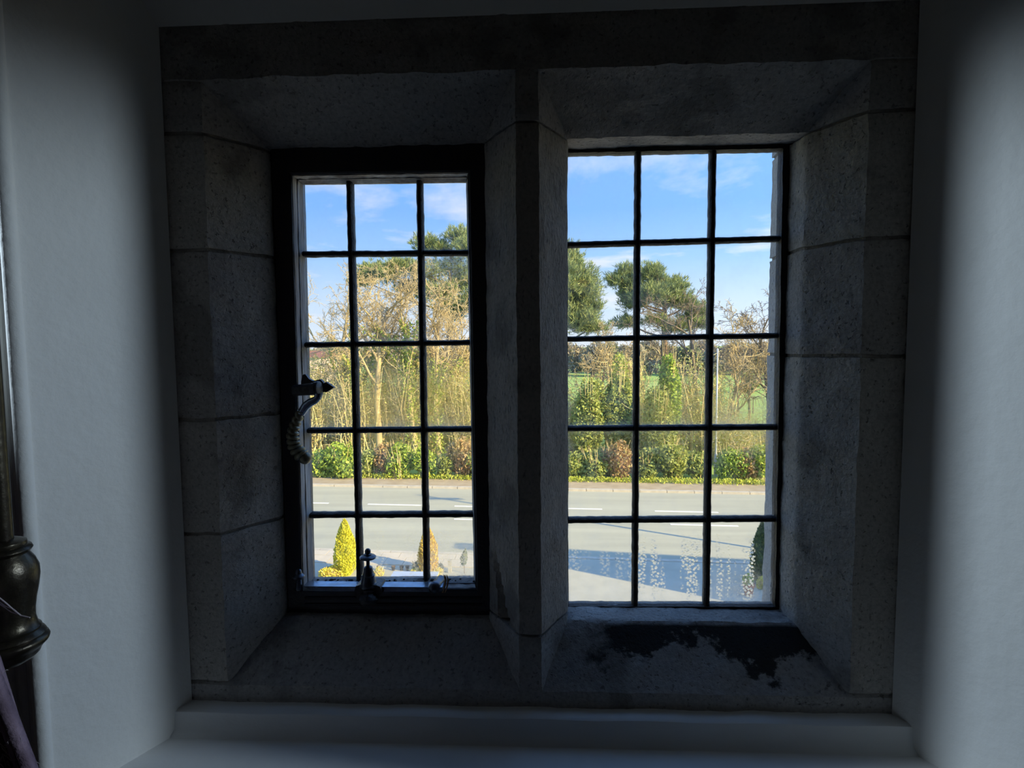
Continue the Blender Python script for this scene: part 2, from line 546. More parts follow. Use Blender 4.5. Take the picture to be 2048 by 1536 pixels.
# rounded corner bead where the reveals meet the room wall
for nm, sx, xc in (('trim_3', -1, XL - .52 * REV), ('trim_4', 1, XR + .62 * REV)):
    mb = MB().tube([(xc + .006 * sx, -REV - .004, ZBOARD + .002), (xc + .006 * sx, -REV - .004, 6.08)], .011, 14)
    for dx in (.035, .055):
        mb.tube([(xc + dx * sx, -REV - .002, ZBOARD + .002), (xc + dx * sx, -REV - .002, 6.08)], .006, 10)
    tag(mb.build(nm, M['plaster'], smooth=True), 'moulded bead on the corner of the reveal', kind='structure')

# ------------------------------------------------------------------ stone surround
random.seed(4)


def rough(p, amp):
    v = Vector(p)
    n1 = noise.noise_vector(v * 22)
    n2 = noise.noise_vector(v * 75)
    return np.array(p) + (np.array(n1) * 1.4 + np.array(n2) * .8) * amp


def sweep(prof, t0, t1, fn, mt, name, parent, amp=.0014, fine=.009, seed=0, chip=None):
    """extrude a closed profile [(a, b)] from t0 to t1; fn(a, b, t) -> point; visible sides get a fine uneven mesh"""
    pts = []
    m = len(prof)
    for i in range(m):
        a, b = np.array(prof[i]), np.array(prof[(i + 1) % m])
        L = np.linalg.norm(b - a)
        hid = (min(a[1], b[1]) > .17)
        k = max(1, int(L / (.08 if hid else fine)))
        pts += [a + (b - a) * j / k for j in range(k)]
    m = len(pts)
    nt = max(2, int((t1 - t0) / fine))
    V = []
    for i in range(nt + 1):
        t = t0 + (t1 - t0) * i / nt
        inset = .0022 if i in (0, nt) else 0.0      # worn arris at the joint
        for q in pts:
            p = rough(fn(q[0], q[1], t), amp)
            p[1] += inset
            if chip is not None:
                p = chip(p)
            V.append(p)
    f = [(i * m + j, i * m + (j + 1) % m, (i + 1) * m + (j + 1) % m, (i + 1) * m + j) for i in range(nt) for j in range(m)]
    f += [tuple(range(m))[::-1], tuple(nt * m + j for j in range(m))]
    return recalc(MB().add(V, f).build(name, mt, parent, smooth=True, sharp=32))


SUR = tag(empty('trim_5', (0, .1, ZB)), 'stone mullioned window surround of separate blocks', kind='structure')
JL = [(-.725, 0), (-.610, 0), (-.541, .10), (-.535, .172), (-.63, .225), (-.725, .262)]
JR = [(.70, 0), (.571, 0), (.511, .10), (.503, .175), (.511, .262), (.70, .262)]
MU = [(-.040, 0), (.002, 0), (.057, .10), (.058, .178), (.002, .222), (-.040, .222), (-.106, .172), (-.104, .10)]
vert = lambda a, b, t: (a, b, t)
zl = [4.545] + [float(W(490, y, .05)[2]) for y in (1052, 833, 507)] + [5.588, 5.685]
zr = [4.545] + [float(W(1660, y, .05)[2]) for y in (712, 487)] + [5.595, 5.685]
for pr, zz, mats in ((JL, zl, ('stone', 'stone', 'stone2', 'stone', 'lintel')), (JR, zr, ('stone', 'stone2', 'stone', 'lintel'))):
    for i in range(len(zz) - 1):
        gap = .0035
        sweep(pr, zz[i] + gap, zz[i + 1] - gap, vert, M[mats[i]], 'stone', SUR, amp=.0016)
    ins = [(x + (.004 if x < 0 else -.004) * (-1 if abs(x) < .65 else 1), y + (.004 if y < .05 else 0)) for x, y in pr]
    ins = [(x - .0045 if pr is JL and -.65 < x else x + .0045 if pr is JR and x < .65 else x, y + (.0045 if y < .2 else 0)) for x, y in pr]
    MB().prism([(x, y, zz[0]) for x, y in ins], (0, 0, zz[-1] - zz[0])).build('mortar', M['mortar'], SUR)


def chip_mullion(p):              # the spalled arris low on the casement side
    x, y, z = p
    w = .0
    if x < -.035 and 4.60 < z < 4.80:
        u = (4.80 - z) / .20
        yc = .085 - .035 * u
        if y > yc - .035 * u and y < yc + .004:
            w = .016 * min(1, u * 2.2)
    return np.array([x + w, y + w * .3, z])


zm0 = float(W(1057, 1271, 0)[2])
zm1 = float(W(1057, 243, 0)[2])
sweep(MU, 4.50, zm0 - .003, vert, M['sillstone'], 'stone', SUR, amp=.0016)
sweep(MU, zm0 + .002, zm1 - .002, vert, M['mullion'], 'mullion', SUR, amp=.0013, fine=.008, chip=chip_mullion)
sweep(MU, zm1 + .002, 5.69, vert, M['lintel'], 'stone', SUR, amp=.0016)

along = lambda a, b, t: (t, b, a)   # profile given as (z, y)
LT = [(5.84, 0), (5.682, 0), (5.596, .10), (5.594, .205), (5.65, .24), (5.84, .262)]
sweep(LT, -.725, .70, along, M['lintel'], 'lintel', SUR, amp=.0022, fine=.012)
SL = [(4.40, 0), (4.541, 0), (4.626, .092), (4.632, .10), (4.633, .17), (4.627, .186), (4.555, .268), (4.40, .268)]
sweep(SL, -.725, .70, along, M['sillstone'], 'sill', SUR, amp=.0022, fine=.012)

# ------------------------------------------------------------------ windows


def bar(mb, a, b, w, y0, y1, seed):
    """uneven flat bar in the glazing plane from a to b (x, z)"""
    a, b = np.array(a, float), np.array(b, float)
    L = np.linalg.norm(b - a)
    d = (b - a) / L
    nrm = np.array([-d[1], d[0]])
    n = max(3, int(L / .008))
    V = []
    for i in range(n + 1):
        c = a + d * L * i / n
        h1 = w / 2 + noise.noise(Vector((i * .55, seed, 0))) * .0011 + abs(noise.noise(Vector((i * .9, seed, 7)))) * .0006
        h2 = w / 2 + noise.noise(Vector((i * .55, seed, 3))) * .0011
        p, q = c + nrm * h1, c - nrm * h2
        pf, qf = c + nrm * h1 * .55, c - nrm * h2 * .55
        V += [(p[0], y1, p[1]), (p[0], y0 + .004, p[1]), (pf[0], y0, pf[1]), (qf[0], y0, qf[1]), (q[0], y0 + .004, q[1]), (q[0], y1, q[1])]
    k = 6
    f = [(i * k + j, i * k + (j + 1) % k, (i + 1) * k + (j + 1) % k, (i + 1) * k + j) for i in range(n) for j in range(k)]
    f += [tuple(range(k))[::-1], tuple(n * k + j for j in range(k))]
    mb.add(V, f)


def glazing(win, yg, corners, vlines, hlines, wv, wh, wet):
    """corners: TL, TR, BR, BL pixels of the glass; vlines/hlines: bar centre lines as pixel pairs"""
    P = lambda q: W(q[0], q[1], yg)[[0, 2]]
    tl, tr, br, bl = (P(c) for c in corners)
    vs_ = [(tl, bl)] + [(P(a), P(b)) for a, b in vlines] + [(tr, br)]
    hs_ = [(tl, tr)] + [(P(a), P(b)) for a, b in hlines] + [(bl, br)]

    def cross(l1, l2):
        (p, q), (r, s) = l1, l2
        A = np.array([q - p, -(s - r)]).T
        t = np.linalg.solve(A, r - p)
        return p + (q - p) * t[0]
    X = [[cross(v, h) for v in vs_] for h in hs_]
    for i in range(len(hs_) - 1):
        for j in range(len(vs_) - 1):
            a, b, c, d = X[i][j], X[i][j + 1], X[i + 1][j + 1], X[i + 1][j]
            tl_, tb = random.uniform(-.0006, .0006), random.uniform(-.0006, .0006)
            q = []
            for y in (yg, yg + .003):
                q += [(d[0], y + tl_, d[1]), (c[0], y + tb, c[1]), (b[0], y - tl_, b[1]), (a[0], y - tb, a[1])]
            pane = recalc(MB().add(q, [(0, 1, 2, 3), (7, 6, 5, 4), (0, 4, 5, 1), (1, 5, 6, 2), (2, 6, 7, 3), (3, 7, 4, 0)]).build('pane', M['glass'], win))
            w, wa, wb, run, haze = wet.get((i, j), (.0, .4, .0, 0.0, 0.0))
            pane['wet'], pane['wet_a'], pane['wet_b'], pane['run'], pane['haze'] = float(w), float(wa), float(wb), float(run), float(haze)
    for s, (p, q) in enumerate(vs_[1:-1]):
        mb = MB()
        bar(mb, p, q, wv, yg - .011, yg + .008, s * 3.1 + yg * 100)
        recalc(mb.build('glazing_bar', M['lead'], win, smooth=True, sharp=50))
    for s, (p, q) in enumerate(hs_[1:-1]):
        mb = MB()
        bar(mb, p, q, wh, yg - .009, yg + .008, s * 5.3 + 40 + yg * 100)
        for v in vs_[1:-1]:
            c = cross(v, (p, q))
            r = wv * .92
            mb.prism([(c[0] - r, yg - .008, c[1]), (c[0], yg - .008, c[1] - r), (c[0] + r, yg - .008, c[1]), (c[0], yg - .008, c[1] + r)], (0, .014, 0))
        recalc(mb.build('glazing_bar', M['lead'], win, smooth=True, sharp=50))
    return X


# left light: opening casement
WIN1 = tag(empty('window_1', (-.32, .15, 4.64)), 'opening iron casement of fifteen panes in the left light of the stone window', kind='structure')
YF, YG1 = .115, .156
Q = lambda px, py, y: W(px, py, y)
f_out = [(-.540, 5.600), (-.100, 5.600), (-.100, 4.628), (-.540, 4.628)]
f_in = [Q(581, 349, YF)[[0, 2]], Q(936, 344, YF)[[0, 2]], Q(952, 1179, YF)[[0, 2]], Q(604, 1181, YF)[[0, 2]]]
cen = np.mean(f_in, axis=0)


def inset(p, d):
    return np.array([p[0] + d * np.sign(cen[0] - p[0]), p[1] + d * np.sign(cen[1] - p[1])])


prof = [('o', 0, .175), ('o', 0, YF + .004), ('o', .004, YF), ('i', -.004, YF), ('i', 0, YF + .003), ('i', .0005, YF + .020), ('i', .004, YF + .023), ('i', .005, YG1 + .001), ('i', .005, .175)]
for nm, i, j in (('top_rail', 0, 1), ('stile', 1, 2), ('bottom_rail', 2, 3), ('stile', 3, 0)):
    V = []
    nseg = 40
    for s in range(nseg + 1):
        t = s / nseg
        for k, d, y in prof:
            src = f_out if k == 'o' else f_in
            a, b = inset(src[i], d), inset(src[j], d)
            p = a + (b - a) * t
            V.append(rough((p[0], y, p[1]), .0004))
    k = len(prof)
    f = [(s * k + a, s * k + (a + 1) % k, (s + 1) * k + (a + 1) % k, (s + 1) * k + a) for s in range(nseg) for a in range(k)]
    f += [tuple(range(k))[::-1], tuple(nseg * k + a for a in range(k))]
    mb = MB().add(V, f)
    if nm == 'bottom_rail':
        for py in (1196, 1209):
            a, b = Q(610, py, YF), Q(965, py, YF)
            mb.tube([a + (b - a) * t for t in np.linspace(0, 1, 12)], .0035, 8)
    recalc(mb.build(nm, M['iron'], WIN1, smooth=True, sharp=30))
# bead of weathered putty between the frame and the glass
g_c = [inset(p, .0008) for p in f_in]
for i, j in ((0, 1), (1, 2), (2, 3), (3, 0)):
    V = []
    nseg = 50
    for s in range(nseg + 1):
        t = s / nseg
        for d, y in ((.0012, YF + .006), (.0018, YF + .019), (.009, YG1 - .001), (.004, YG1 + .002)):
            a, b = inset(f_in[i], d), inset(f_in[j], d)
            p = a + (b - a) * t
            dd = noise.noise(Vector((s * .5, i * 9.0, d * 90))) * .0009
            V.append((p[0] + dd, y, p[1] + dd))
    f = [(s * 4 + a, s * 4 + (a + 1) % 4, (s + 1) * 4 + (a + 1) % 4, (s + 1) * 4 + a) for s in range(nseg) for a in range(4)]
    f += [(3, 2, 1, 0), tuple(nseg * 4 + a for a in range(4))]
    recalc(MB().add(V, f).build('putty_bead', M['putty'], WIN1, smooth=True, sharp=40))
wet1 = {(1, 2): (.35, .6, .9, 0, 0), (2, 0): (.25, .8, .3, 0, .03), (2, 1): (.5, .8, .3, 0, .03), (2, 2): (.6, .9, .4, 0, .03),
        (3, 1): (.25, .6, 1, 0, 0), (3, 2): (.3, .5, 1, 0, 0), (4, 1): (.2, .5, .0, .3, .12), (4, 2): (.5, .9, .3, .4, .12)}
glazing(WIN1, YG1, [(590, 352), (945, 350), (960, 1168), (616, 1168)],
        [((700, 355), (721, 1170)), ((839.5, 352), (854, 1168))],
        [((598, 509), (944, 506)), ((604, 690), (950, 685)), ((612, 861), (952, 858)), ((616, 1030), (956, 1028))], .0125, .0115, wet1)
# dirt crumbs lying along the foot of the glass
mb = MB()
rnd = random.Random(8)
p0, p1 = Q(632, 1162, YG1 - .006), Q(950, 1162, YG1 - .006)
for i in range(90):
    t = rnd.random()
    c = p0 + (p1 - p0) * t + np.array([0, rnd.uniform(-.006, .004), rnd.uniform(-.001, .003)])
    r = rnd.uniform(.0012, .0038)
    mb.ball(c, r, 5, (rnd.uniform(.7, 1.8), 1, rnd.uniform(.5, 1)))
o = mb.build('dirt', M['crumb'], WIN1)
o['kind'] = 'stuff'

# the fastener: spear hook plate, barrel, lever and rope-twist grip
YH = .085
HND = tag(empty('handle', Q(612, 780, YH), WIN1), 'iron window fastener with a curved rope-twist grip')
poly = [(602, 764), (604, 752), (607, 748.5), (611, 749), (618, 758), (626, 762), (640, 758.5), (645, 763), (647, 766.5), (652, 764), (668, 775), (653, 784.5), (645, 784), (641, 789), (630, 786), (602, 786)]
pp = [Q(x, y, YH + .022) for x, y in poly]
recalc(MB().prism(pp, (0, .010, 0)).build('spear_plate', M['iron'], HND))
a, b = Q(588, 781, YH), Q(640, 777, YH - .004)
ax = b - a
L = np.linalg.norm(ax)
MB().lathe(a, ax, [(0, .011), (L * .80, .0125), (L * .81, .0142), (L * .88, .0145), (L * .89, .0128), (L * .91, .0128), (L * .92, .0148), (L * .98, .0148), (L, .012), (L + .001, 0)], 22).build('barrel', M['iron'], HND, smooth=True)
path = [(637, 786), (636, 795), (631, 800), (621, 805), (612, 812), (606, 821), (602, 828)]
pts = [Q(x, y, YH - .006) for x, y in path]
MB().tube(pts, [.0095, .0075, .0075, .0085, .0092, .0085, .0075], 14).build('lever', M['steel'], HND, smooth=True)
path = [(603, 822), (598, 832), (593, 842), (589, 852), (586.5, 862), (585, 872), (586, 882), (588.5, 891), (593, 899), (600, 907), (608, 914)]
base_pts = np.array([Q(x, y, YH - .006) for x, y in path])
tt = np.linspace(0, len(path) - 1, 170)
cp = np.array([np.interp(tt, range(len(path)), base_pts[:, k]) for k in range(3)]).T
for k in range(3):
    cp[:, k] = np.convolve(np.pad(cp[:, k], 5, 'edge'), np.ones(11) / 11, 'valid')
V = []
k = 20
u = np.array([0, 1.0, 0])
T = np.gradient(cp, axis=0)
T /= np.linalg.norm(T, axis=1)[:, None]
for i in range(len(cp)):
    s = i / (len(cp) - 1)
    w = np.cross(T[i], u)
    R = .0086 + .0062 * s
    for j in range(k):
        an = j * 2 * math.pi / k
        lob = abs(math.sin(s * 9.5 * math.pi + an * .5 + .3))
        r = R * (.66 + .42 * lob ** .7)
        if s > .97:
            r *= math.sqrt(max(.02, (1 - s) / .03)) * .9 + .1
        V.append(cp[i] + r * (math.cos(an) * u + math.sin(an) * w))
f = [(i * k + j, i * k + (j + 1) % k, (i + 1) * k + (j + 1) % k, (i + 1) * k + j) for i in range(len(cp) - 1) for j in range(k)]
f += [tuple(range(k))[::-1], tuple((len(cp) - 1) * k + j for j in range(k))]
mb = MB().add(V, f).ball(cp[-1] + T[-1] * .004, .0128, 16)
tag(recalc(mb.build('grip', M['brassy'], HND, smooth=True, sharp=60)), 'worn brassy rope-twist grip')

# the stay along the foot of the casement
YS = .088
ST = tag(empty('stay', Q(738, 1170, YS), WIN1), 'iron casement stay bar with turned knobs')
pl, pr = Q(606, 1172.5, YS), Q(884, 1174.5, YS)
mb = MB()
mb.hexa([pl + (0, 0, -.010), pr + (0, 0, -.010), pr + (0, .026, -.010), pl + (0, .026, -.010), pl, pr, pr + (0, .026, 0), pl + (0, .026, 0)])
tag(mb.build('stay_bar', M['steel'], ST), 'flat iron bar with the sky reflection tinted into its colour')
kb = Q(598, 1168, YS + .008)
MB().lathe(kb + (0, 0, -.012), (0, 0, 1), [(0, .007), (.004, .008), (.012, .006), (.022, .0055), (.0235, .009), (.027, .0128), (.030, .0122), (.0345, .0068), (.037, .0065), (.041, .0055), (.0435, .003), (.044, 0)], 20).build('knob', M['darksteel'], ST, smooth=True)
cb = Q(737, 1172, YS + .004)
s = 1 / F * 1.14
zc = lambda py: (1168 - py) * s * 1.08
MB().lathe(cb, (0.005, 0, 1), [(-.002, .016), (.0, .0195), (.004, .020), (.007, .0165), (.010, .0155), (.020, .0130), (.024, .0135), (.026, .0115), (.034, .0098), (.040, .0088), (.042, .0055), (.044, .0038), (.055, .0036), (.0565, .010), (.059, .0163), (.062, .0168), (.0645, .014), (.066, .0085), (.068, .0078), (.0695, .0055), (.0725, .0062), (.076, .0058), (.079, .003), (.0795, 0)], 26).build('peg', M['darksteel'], ST, smooth=True)
mb = MB()
c = Q(737, 1172, YS)
prof = [(-.029, -.012), (-.024, .0025), (-.017, .005), (.019, .005), (.026, .0025), (.031, -.010), (.024, -.022), (-.022, -.022)]
mb.prism([(c[0] + x, c[1] - .008, c[2] + z) for x, z in prof], (0, .038, 0))
recalc(mb.build('clamp', M['iron'], ST))
kb = Q(738, 1180, YS - .008)
MB().lathe(kb, (0, -.25, -1), [(0, .012), (.006, .010), (.012, .017), (.018, .0195), (.024, .0180), (.030, .011), (.032, .005), (.033, 0)], 22).build('drop_knob', M['iron'], ST, smooth=True)
kb = Q(876, 1163, YS + .03)
MB().lathe(kb + (.006, .006, .002), (-.28, -1, -.12), [(0, .010), (.024, .0105), (.027, .0125), (.034, .0128), (.040, .0115), (.045, .007), (.047, 0)], 20).build('pivot', M['darksteel'], ST, smooth=True)
mb = MB()
for dx, sw in ((0, .004), (.003, -.003), (.006, .002)):
    q = Q(888, 1148, YS) + (dx, -.004, 0)
    mb.tube([q, q + (.003 + sw * .3, -.004, -.009), q + (.001 + sw * .5, -.005, -.020), q + (-.002 + sw * .6, -.004, -.030), q + (-.004, -.003, -.037)], [.0008, .0016, .0017, .0012, .0004], 6)
tag(mb.build('dry_leaf', M['twine'], ST, smooth=True), 'shrivelled brown leaf caught on the bar end')

# right light: fixed glazing in an iron frame let into the stone
WIN2 = tag(empty('window_2', (.28, .17, 4.64)), 'fixed light of fifteen panes in the right half of the stone window', kind='structure')
YG2 = .172
wet2 = {(2, 1): (.45, .6, .1, 0, .02), (2, 2): (.8, .42, .05, 0, .12), (3, 0): (.3, .7, 1, 0, .03), (3, 1): (.5, .65, 1, 0, .05), (3, 2): (.8, .65, .9, 0, .08),
        (4, 0): (.05, .5, 0, .25, .10), (4, 1): (.1, .3, 0, .9, .2), (4, 2): (.2, .6, .1, 1.0, .25)}
glazing(WIN2, YG2, [(1130, 303), (1572, 290), (1555, 1216), (1132, 1216)],
        [((1275.5, 298), (1269, 1216)), ((1425, 294), (1411.5, 1216))],
        [((1128, 490.5), (1580, 477)), ((1130, 678.5), (1574, 671)), ((1132, 857), (1578, 854)), ((1133, 1040), (1566, 1037))], .0122, .0115, wet2)
fo = [(.050, 5.615), (.540, 5.615), (.540, 4.618), (.050, 4.618)]
fi = [Q(1134.5, 307, YG2 - .01)[[0, 2]], Q(1564.5, 298, YG2 - .01)[[0, 2]], Q(1549, 1212, YG2 - .01)[[0, 2]], Q(1137, 1211, YG2 - .01)[[0, 2]]]
for nm, i, j in (('frame_head', 0, 1), ('frame_side', 1, 2), ('frame_foot', 2, 3), ('frame_side', 3, 0)):
    V = []
    nseg = 60
    for s_ in range(nseg + 1):
        t = s_ / nseg
        for q, (src, y) in enumerate(((fo, YG2 + .012), (fo, YG2 - .014), (fi, YG2 - .014), (fi, YG2 + .012))):
            a, b = np.array(src[i]), np.array(src[j])
            p = a + (b - a) * t
            dd = noise.noise(Vector((s_ * .45, i * 7.0, 2.2))) * .0014 if src is fi else 0
            V.append((p[0] + dd, y, p[1] + dd))
    f = [(s_ * 4 + a, s_ * 4 + (a + 1) % 4, (s_ + 1) * 4 + (a + 1) % 4, (s_ + 1) * 4 + a) for s_ in range(nseg) for a in range(4)]
    f += [(3, 2, 1, 0), tuple(nseg * 4 + a for a in range(4))]
    recalc(MB().add(V, f).build(nm, M['lead'], WIN2))

# ------------------------------------------------------------------ curtain draw rod and curtain at the edge of the room
YR = -.45
axis_x = lambda py: W(5 + (py - 1080) * .0695, py, YR)
top, bot = axis_x(1090), axis_x(1325)
pxm = float(np.linalg.norm(W(30, 1200, YR) - W(31, 1200, YR)))
ROD = tag(empty('curtain_rod', bot), 'dark bronze rod hanging upright with a turned vase-shaped end before the left reveal', 'curtain rod')
zz_ = lambda py: float(axis_x(py)[2]) - float(bot[2])
MB().lathe(bot, (0, 0, 1), [(zz_(1098), 18 * pxm), (zz_(1080), 17.5 * pxm), (1.55, 17.5 * pxm)], 24).build('pole', M['bronze'], ROD, smooth=True)
prf = [(1331, 4), (1327, 22), (1318, 38), (1310, 46), (1304, 48), (1297, 53), (1290, 60), (1284, 62), (1279, 60), (1276, 55), (1273, 57), (1268, 54), (1264, 49), (1260, 50), (1256, 45), (1240, 42), (1225, 42.5), (1205, 45), (1180, 50), (1158, 53), (1140, 52.5), (1124, 47), (1114, 41), (1109, 38)]
MB().lathe(bot, (0, 0, 1), [(zz_(y), r * pxm) for y, r in prf], 32).build('finial', M['bronze'], ROD, smooth=True, sharp=50)
prf = [(1110, 36), (1106, 42), (1101, 45), (1096, 43), (1093, 36), (1090, 37), (1085, 36), (1081, 27), (1079, 18)]
MB().lathe(bot, (0, 0, 1), [(zz_(y), r * pxm) for y, r in prf], 32).build('collar', M['bronze'], ROD, smooth=True, sharp=50)
mb = MB()
for (pth, r) in (([(-8, 1190), (12, 1206), (30, 1222), (42, 1231), (60, 1235)], .0007), ([(-8, 1199), (10, 1212), (28, 1219), (36, 1226)], .0005), ([(-4, 1206), (8, 1214), (22, 1224), (35, 1228)], .0005)):
    mb.tube([W(x, y, YR - .045) for x, y in pth], r, 5)
tag(mb.build('loose_thread', M['fibre'], origin=W(30, 1220, YR - .045)), 'pale frayed thread stuck across the vase-shaped end of the bronze rod', 'thread')

mb = MB()
ctop, cbot = 5.30, 3.9
ncol, nrow = 40, 30
V = []
edge = W(1, 1335, -.52)[0]
for i in range(nrow + 1):
    z = ctop + (cbot - ctop) * i / nrow
    for j in range(ncol + 1):
        u_ = j / ncol
        xr = edge + (4.905 - z) * (.32 if z < 4.905 else .55)
        x = xr - (.14 + .12 * min(1, (ctop - z) / .6)) * (1 - u_)
        y = -.53 + .035 * math.sin(u_ * 24) * (.4 + .6 * (1 - u_)) + .012 * math.sin(z * 5 + u_ * 9)
        V.append((x, y, z))
f = [(i * (ncol + 1) + j, i * (ncol + 1) + j + 1, (i + 1) * (ncol + 1) + j + 1, (i + 1) * (ncol + 1) + j) for i in range(nrow) for j in range(ncol)]
cur = MB().add(V, f).build('curtain', M['curtain'], origin=(-.6, -.53, cbot), smooth=True, sharp=180)
tag(cur, 'plum coloured curtain with a fuzzy edge hanging below the bronze rod', 'curtain')
md = cur.modifiers.new('thick', 'SOLIDIFY')
md.thickness = .012
md.offset = 0
mb = MB()
rnd = random.Random(3)
for i in range(420):
    z = rnd.uniform(4.55, 4.93)
    row = int((ctop - z) / (ctop - cbot) * nrow)
    x, y, _ = V[row * (ncol + 1) + ncol]
    p = np.array([x - rnd.uniform(0, .02), y + rnd.uniform(-.008, .008), z])
    d = np.array([rnd.uniform(.2, 1), rnd.uniform(-.8, .4), rnd.uniform(-.9, .6)]) * rnd.uniform(.006, .016)
    mb.tube([p, p + d * .6, p + d + (0, 0, -.003)], [.0004, .0003, .0001], 3)
o = mb.build('fringe', M['fibre'], cur)
o['kind'] = 'stuff'

# ------------------------------------------------------------------ ground outside
RS = -.06                                         # the road runs a little aslant of the house front


def strip(x0, x1, y0, y1, z, mt, name, th=.3, seg=1):
    mb = MB()
    a, b, c, d = (x0, y0 + RS * x0), (x1, y0 + RS * x1), (x1, y1 + RS * x1), (x0, y1 + RS * x0)
    mb.hexa([(*q, z - th) for q in (a, b, c, d)] + [(*q, z) for q in (a, b, c, d)])
    return mb.build(name, mt)


tag(strip(-70, 70, 12.66, 19.02, 0.0, M['asphalt'], 'road'), 'grey asphalt road', kind='structure')
tag(strip(-70, 70, 19.16, 20.6, .06, M['footpath'], 'footpath'), 'brown far footpath', kind='structure')
tag(strip(-70, 70, .3, 12.52, .04, M['drive'], 'driveway'), 'grey forecourt before the house', kind='structure')
tag(MB().add([(-500, 20.2 + 20, .0), (500, 20.2 - 20, .0), (500, 700, .0), (-500, 700, .0), (-70, 20.4 + 4.2, .0), (70, 20.4 - 4.2, .0)], [(4, 5, 2, 3)]).build('field', M['field']), 'green field beyond the hedge', kind='structure')
tag(MB().box((-300, -300, -.6), (300, 300, -.35)).build('ground', M['field']), 'ground below the road', kind='structure')
KN = tag(empty('kerb_near', (0, 12.6, 0)), 'near kerb', kind='structure')
for i in range(26):
    x0 = -12 + i * .92
    MB().hexa([(x, y + RS * x, z) for z in (-.2, .055) for x, y in ((x0 + .006, 12.52), (x0 + .914, 12.52), (x0 + .914, 12.66), (x0 + .006, 12.66))]).build('kerbstone', M['kerb'], KN)
KF = tag(empty('kerb_far', (0, 19.1, 0)), 'far kerb', kind='structure')
for i in range(30):
    x0 = -14 + i * .92
    MB().hexa([(x, y + RS * x, z) for z in (-.2, .075) for x, y in ((x0 + .008, 19.02), (x0 + .912, 19.02), (x0 + .912, 19.16), (x0 + .008, 19.16))]).build('kerbstone', M['kerb'], KF)
LN = tag(empty('road_markings', (0, 16, 0)), 'broken white lines', kind='structure')
for (xa, xb, y0) in ((-10.6, -6.95, 16.86), (-5.62, -3.84, 16.86), (-2.74, -1.2, 16.86), (.1, 1.95, 16.87), (3.55, 5.45, 16.80), (6.9, 8.6, 16.8), (-6.2, -4.6, 15.46), (-2.55, -.9, 15.50), (.4, 2.0, 15.5), (3.73, 5.6, 15.50), (7.0, 8.8, 15.5)):
    MB().hexa([(x, y + RS * x, z) for z in (.0, .004) for x, y in ((xa, y0 - .05), (xb, y0 - .05), (xb, y0 + .05), (xa, y0 + .05))]).build('dash', M['white_paint'], LN)
PV = tag(empty('pavement', (-4, 12.2, 0)), 'pale slab pavement by the near kerb', kind='structure')
rnd = random.Random(2)
for i in range(20):
    for r_, (ya, yb) in enumerate(((12.5, 12.2), (12.19, 11.75))):
        x0 = -9.4 + i * .46 + r_ * .2
        dz = .058 + rnd.uniform(-.003, .003)
        MB().hexa([(x, y + RS * x, z) for z in (.0, dz) for x, y in ((x0, yb), (x0 + .45, yb), (x0 + .45, ya), (x0, ya))]).build('slab', M['paving'], PV)

# ------------------------------------------------------------------ plants
RG = np.random.default_rng(11)


def unit(n):
    v = RG.normal(size=(n, 3))
    return v / np.linalg.norm(v, axis=1)[:, None]


def leaves(name, C, size, mt, parent, up=None, aspect=.55, kind=None):
    n = len(C)
    A = unit(n)
    if up is not None:
        A = A * .7 + up
        A /= np.linalg.norm(A, axis=1)[:, None]
    B = np.cross(A, unit(n))
    B /= np.linalg.norm(B, axis=1)[:, None] + 1e-9
    s = size * RG.uniform(.6, 1.3, n)[:, None]
    return quads(name, C, A * s, B * s * aspect, mt, parent, kind=kind)


def lumpy(center, rad, n, lumps=9, thick=.35, fill=.75):
    """points in the outer layer of a cloud of overlapping lumps"""
    center, rad = np.array(center), np.array(rad)
    out = []
    for i in range(lumps):
        d = unit(1)[0]
        d[2] = d[2] * .9
        c = center + d * rad * RG.uniform(.25, .62)
        r = rad * RG.uniform(.38, .62)
        k = n // lumps
        p = c + unit(k) * r * (1 - thick * RG.random(k)[:, None] ** 1.5)
        out.append(p)
    P = np.concatenate(out)
    return P[P[:, 2] > .05]


def grow(start, d, L, r, level, spec, out, depth=0):
    """recursive branch: out collects (points, radii, level)"""
    n = max(3, int(spec['seg'][min(level, len(spec['seg']) - 1)]))
    P = [np.array(start, float)]
    d = np.array(d, float)
    for i in range(n):
        d = d + RG.normal(size=3) * spec['wob'][min(level, len(spec['wob']) - 1)] + np.array([0, 0, spec['up'][min(level, len(spec['up']) - 1)]])
        d /= np.linalg.norm(d)
        P.append(P[-1] + d * L / n)
    P = np.array(P)
    R = np.linspace(r, r * spec['tip'][min(level, len(spec['tip']) - 1)], n + 1)
    out.append((P, R, level))
    if level >= spec['levels']:
        return
    k = spec['kids'][level]
    for j in range(k):
        t = spec['from'][level] + (1 - spec['from'][level]) * (j + RG.random()) / k
        i = min(n - 1, int(t * n))
        fr = t * n - i
        p = P[i] + (P[i + 1] - P[i]) * fr
        td = P[i + 1] - P[i]
        td /= np.linalg.norm(td)
        a = math.radians(spec['ang'][level] + RG.normal() * 10)
        q = np.cross(td, unit(1)[0])
        q /= np.linalg.norm(q)
        nd = td * math.cos(a) + q * math.sin(a)
        nd[2] = nd[2] * spec.get('flat', 1.0)
        grow(p, nd, L * spec['len'][level] * RG.uniform(.7, 1.2) * (1 - .35 * t), max(spec['rmin'], r * spec['rad'][level] * (1 - .4 * t)), level + 1, spec, out, depth + 1)


def limbs(name, branches, mt, parent):
    mb = MB()
    for P, R, lv in branches:
        mb.tube(P, R, 7 if lv == 0 else 5 if lv == 1 else 3, cap=False)
    return mb.build(name, mt, parent, smooth=True, sharp=180)


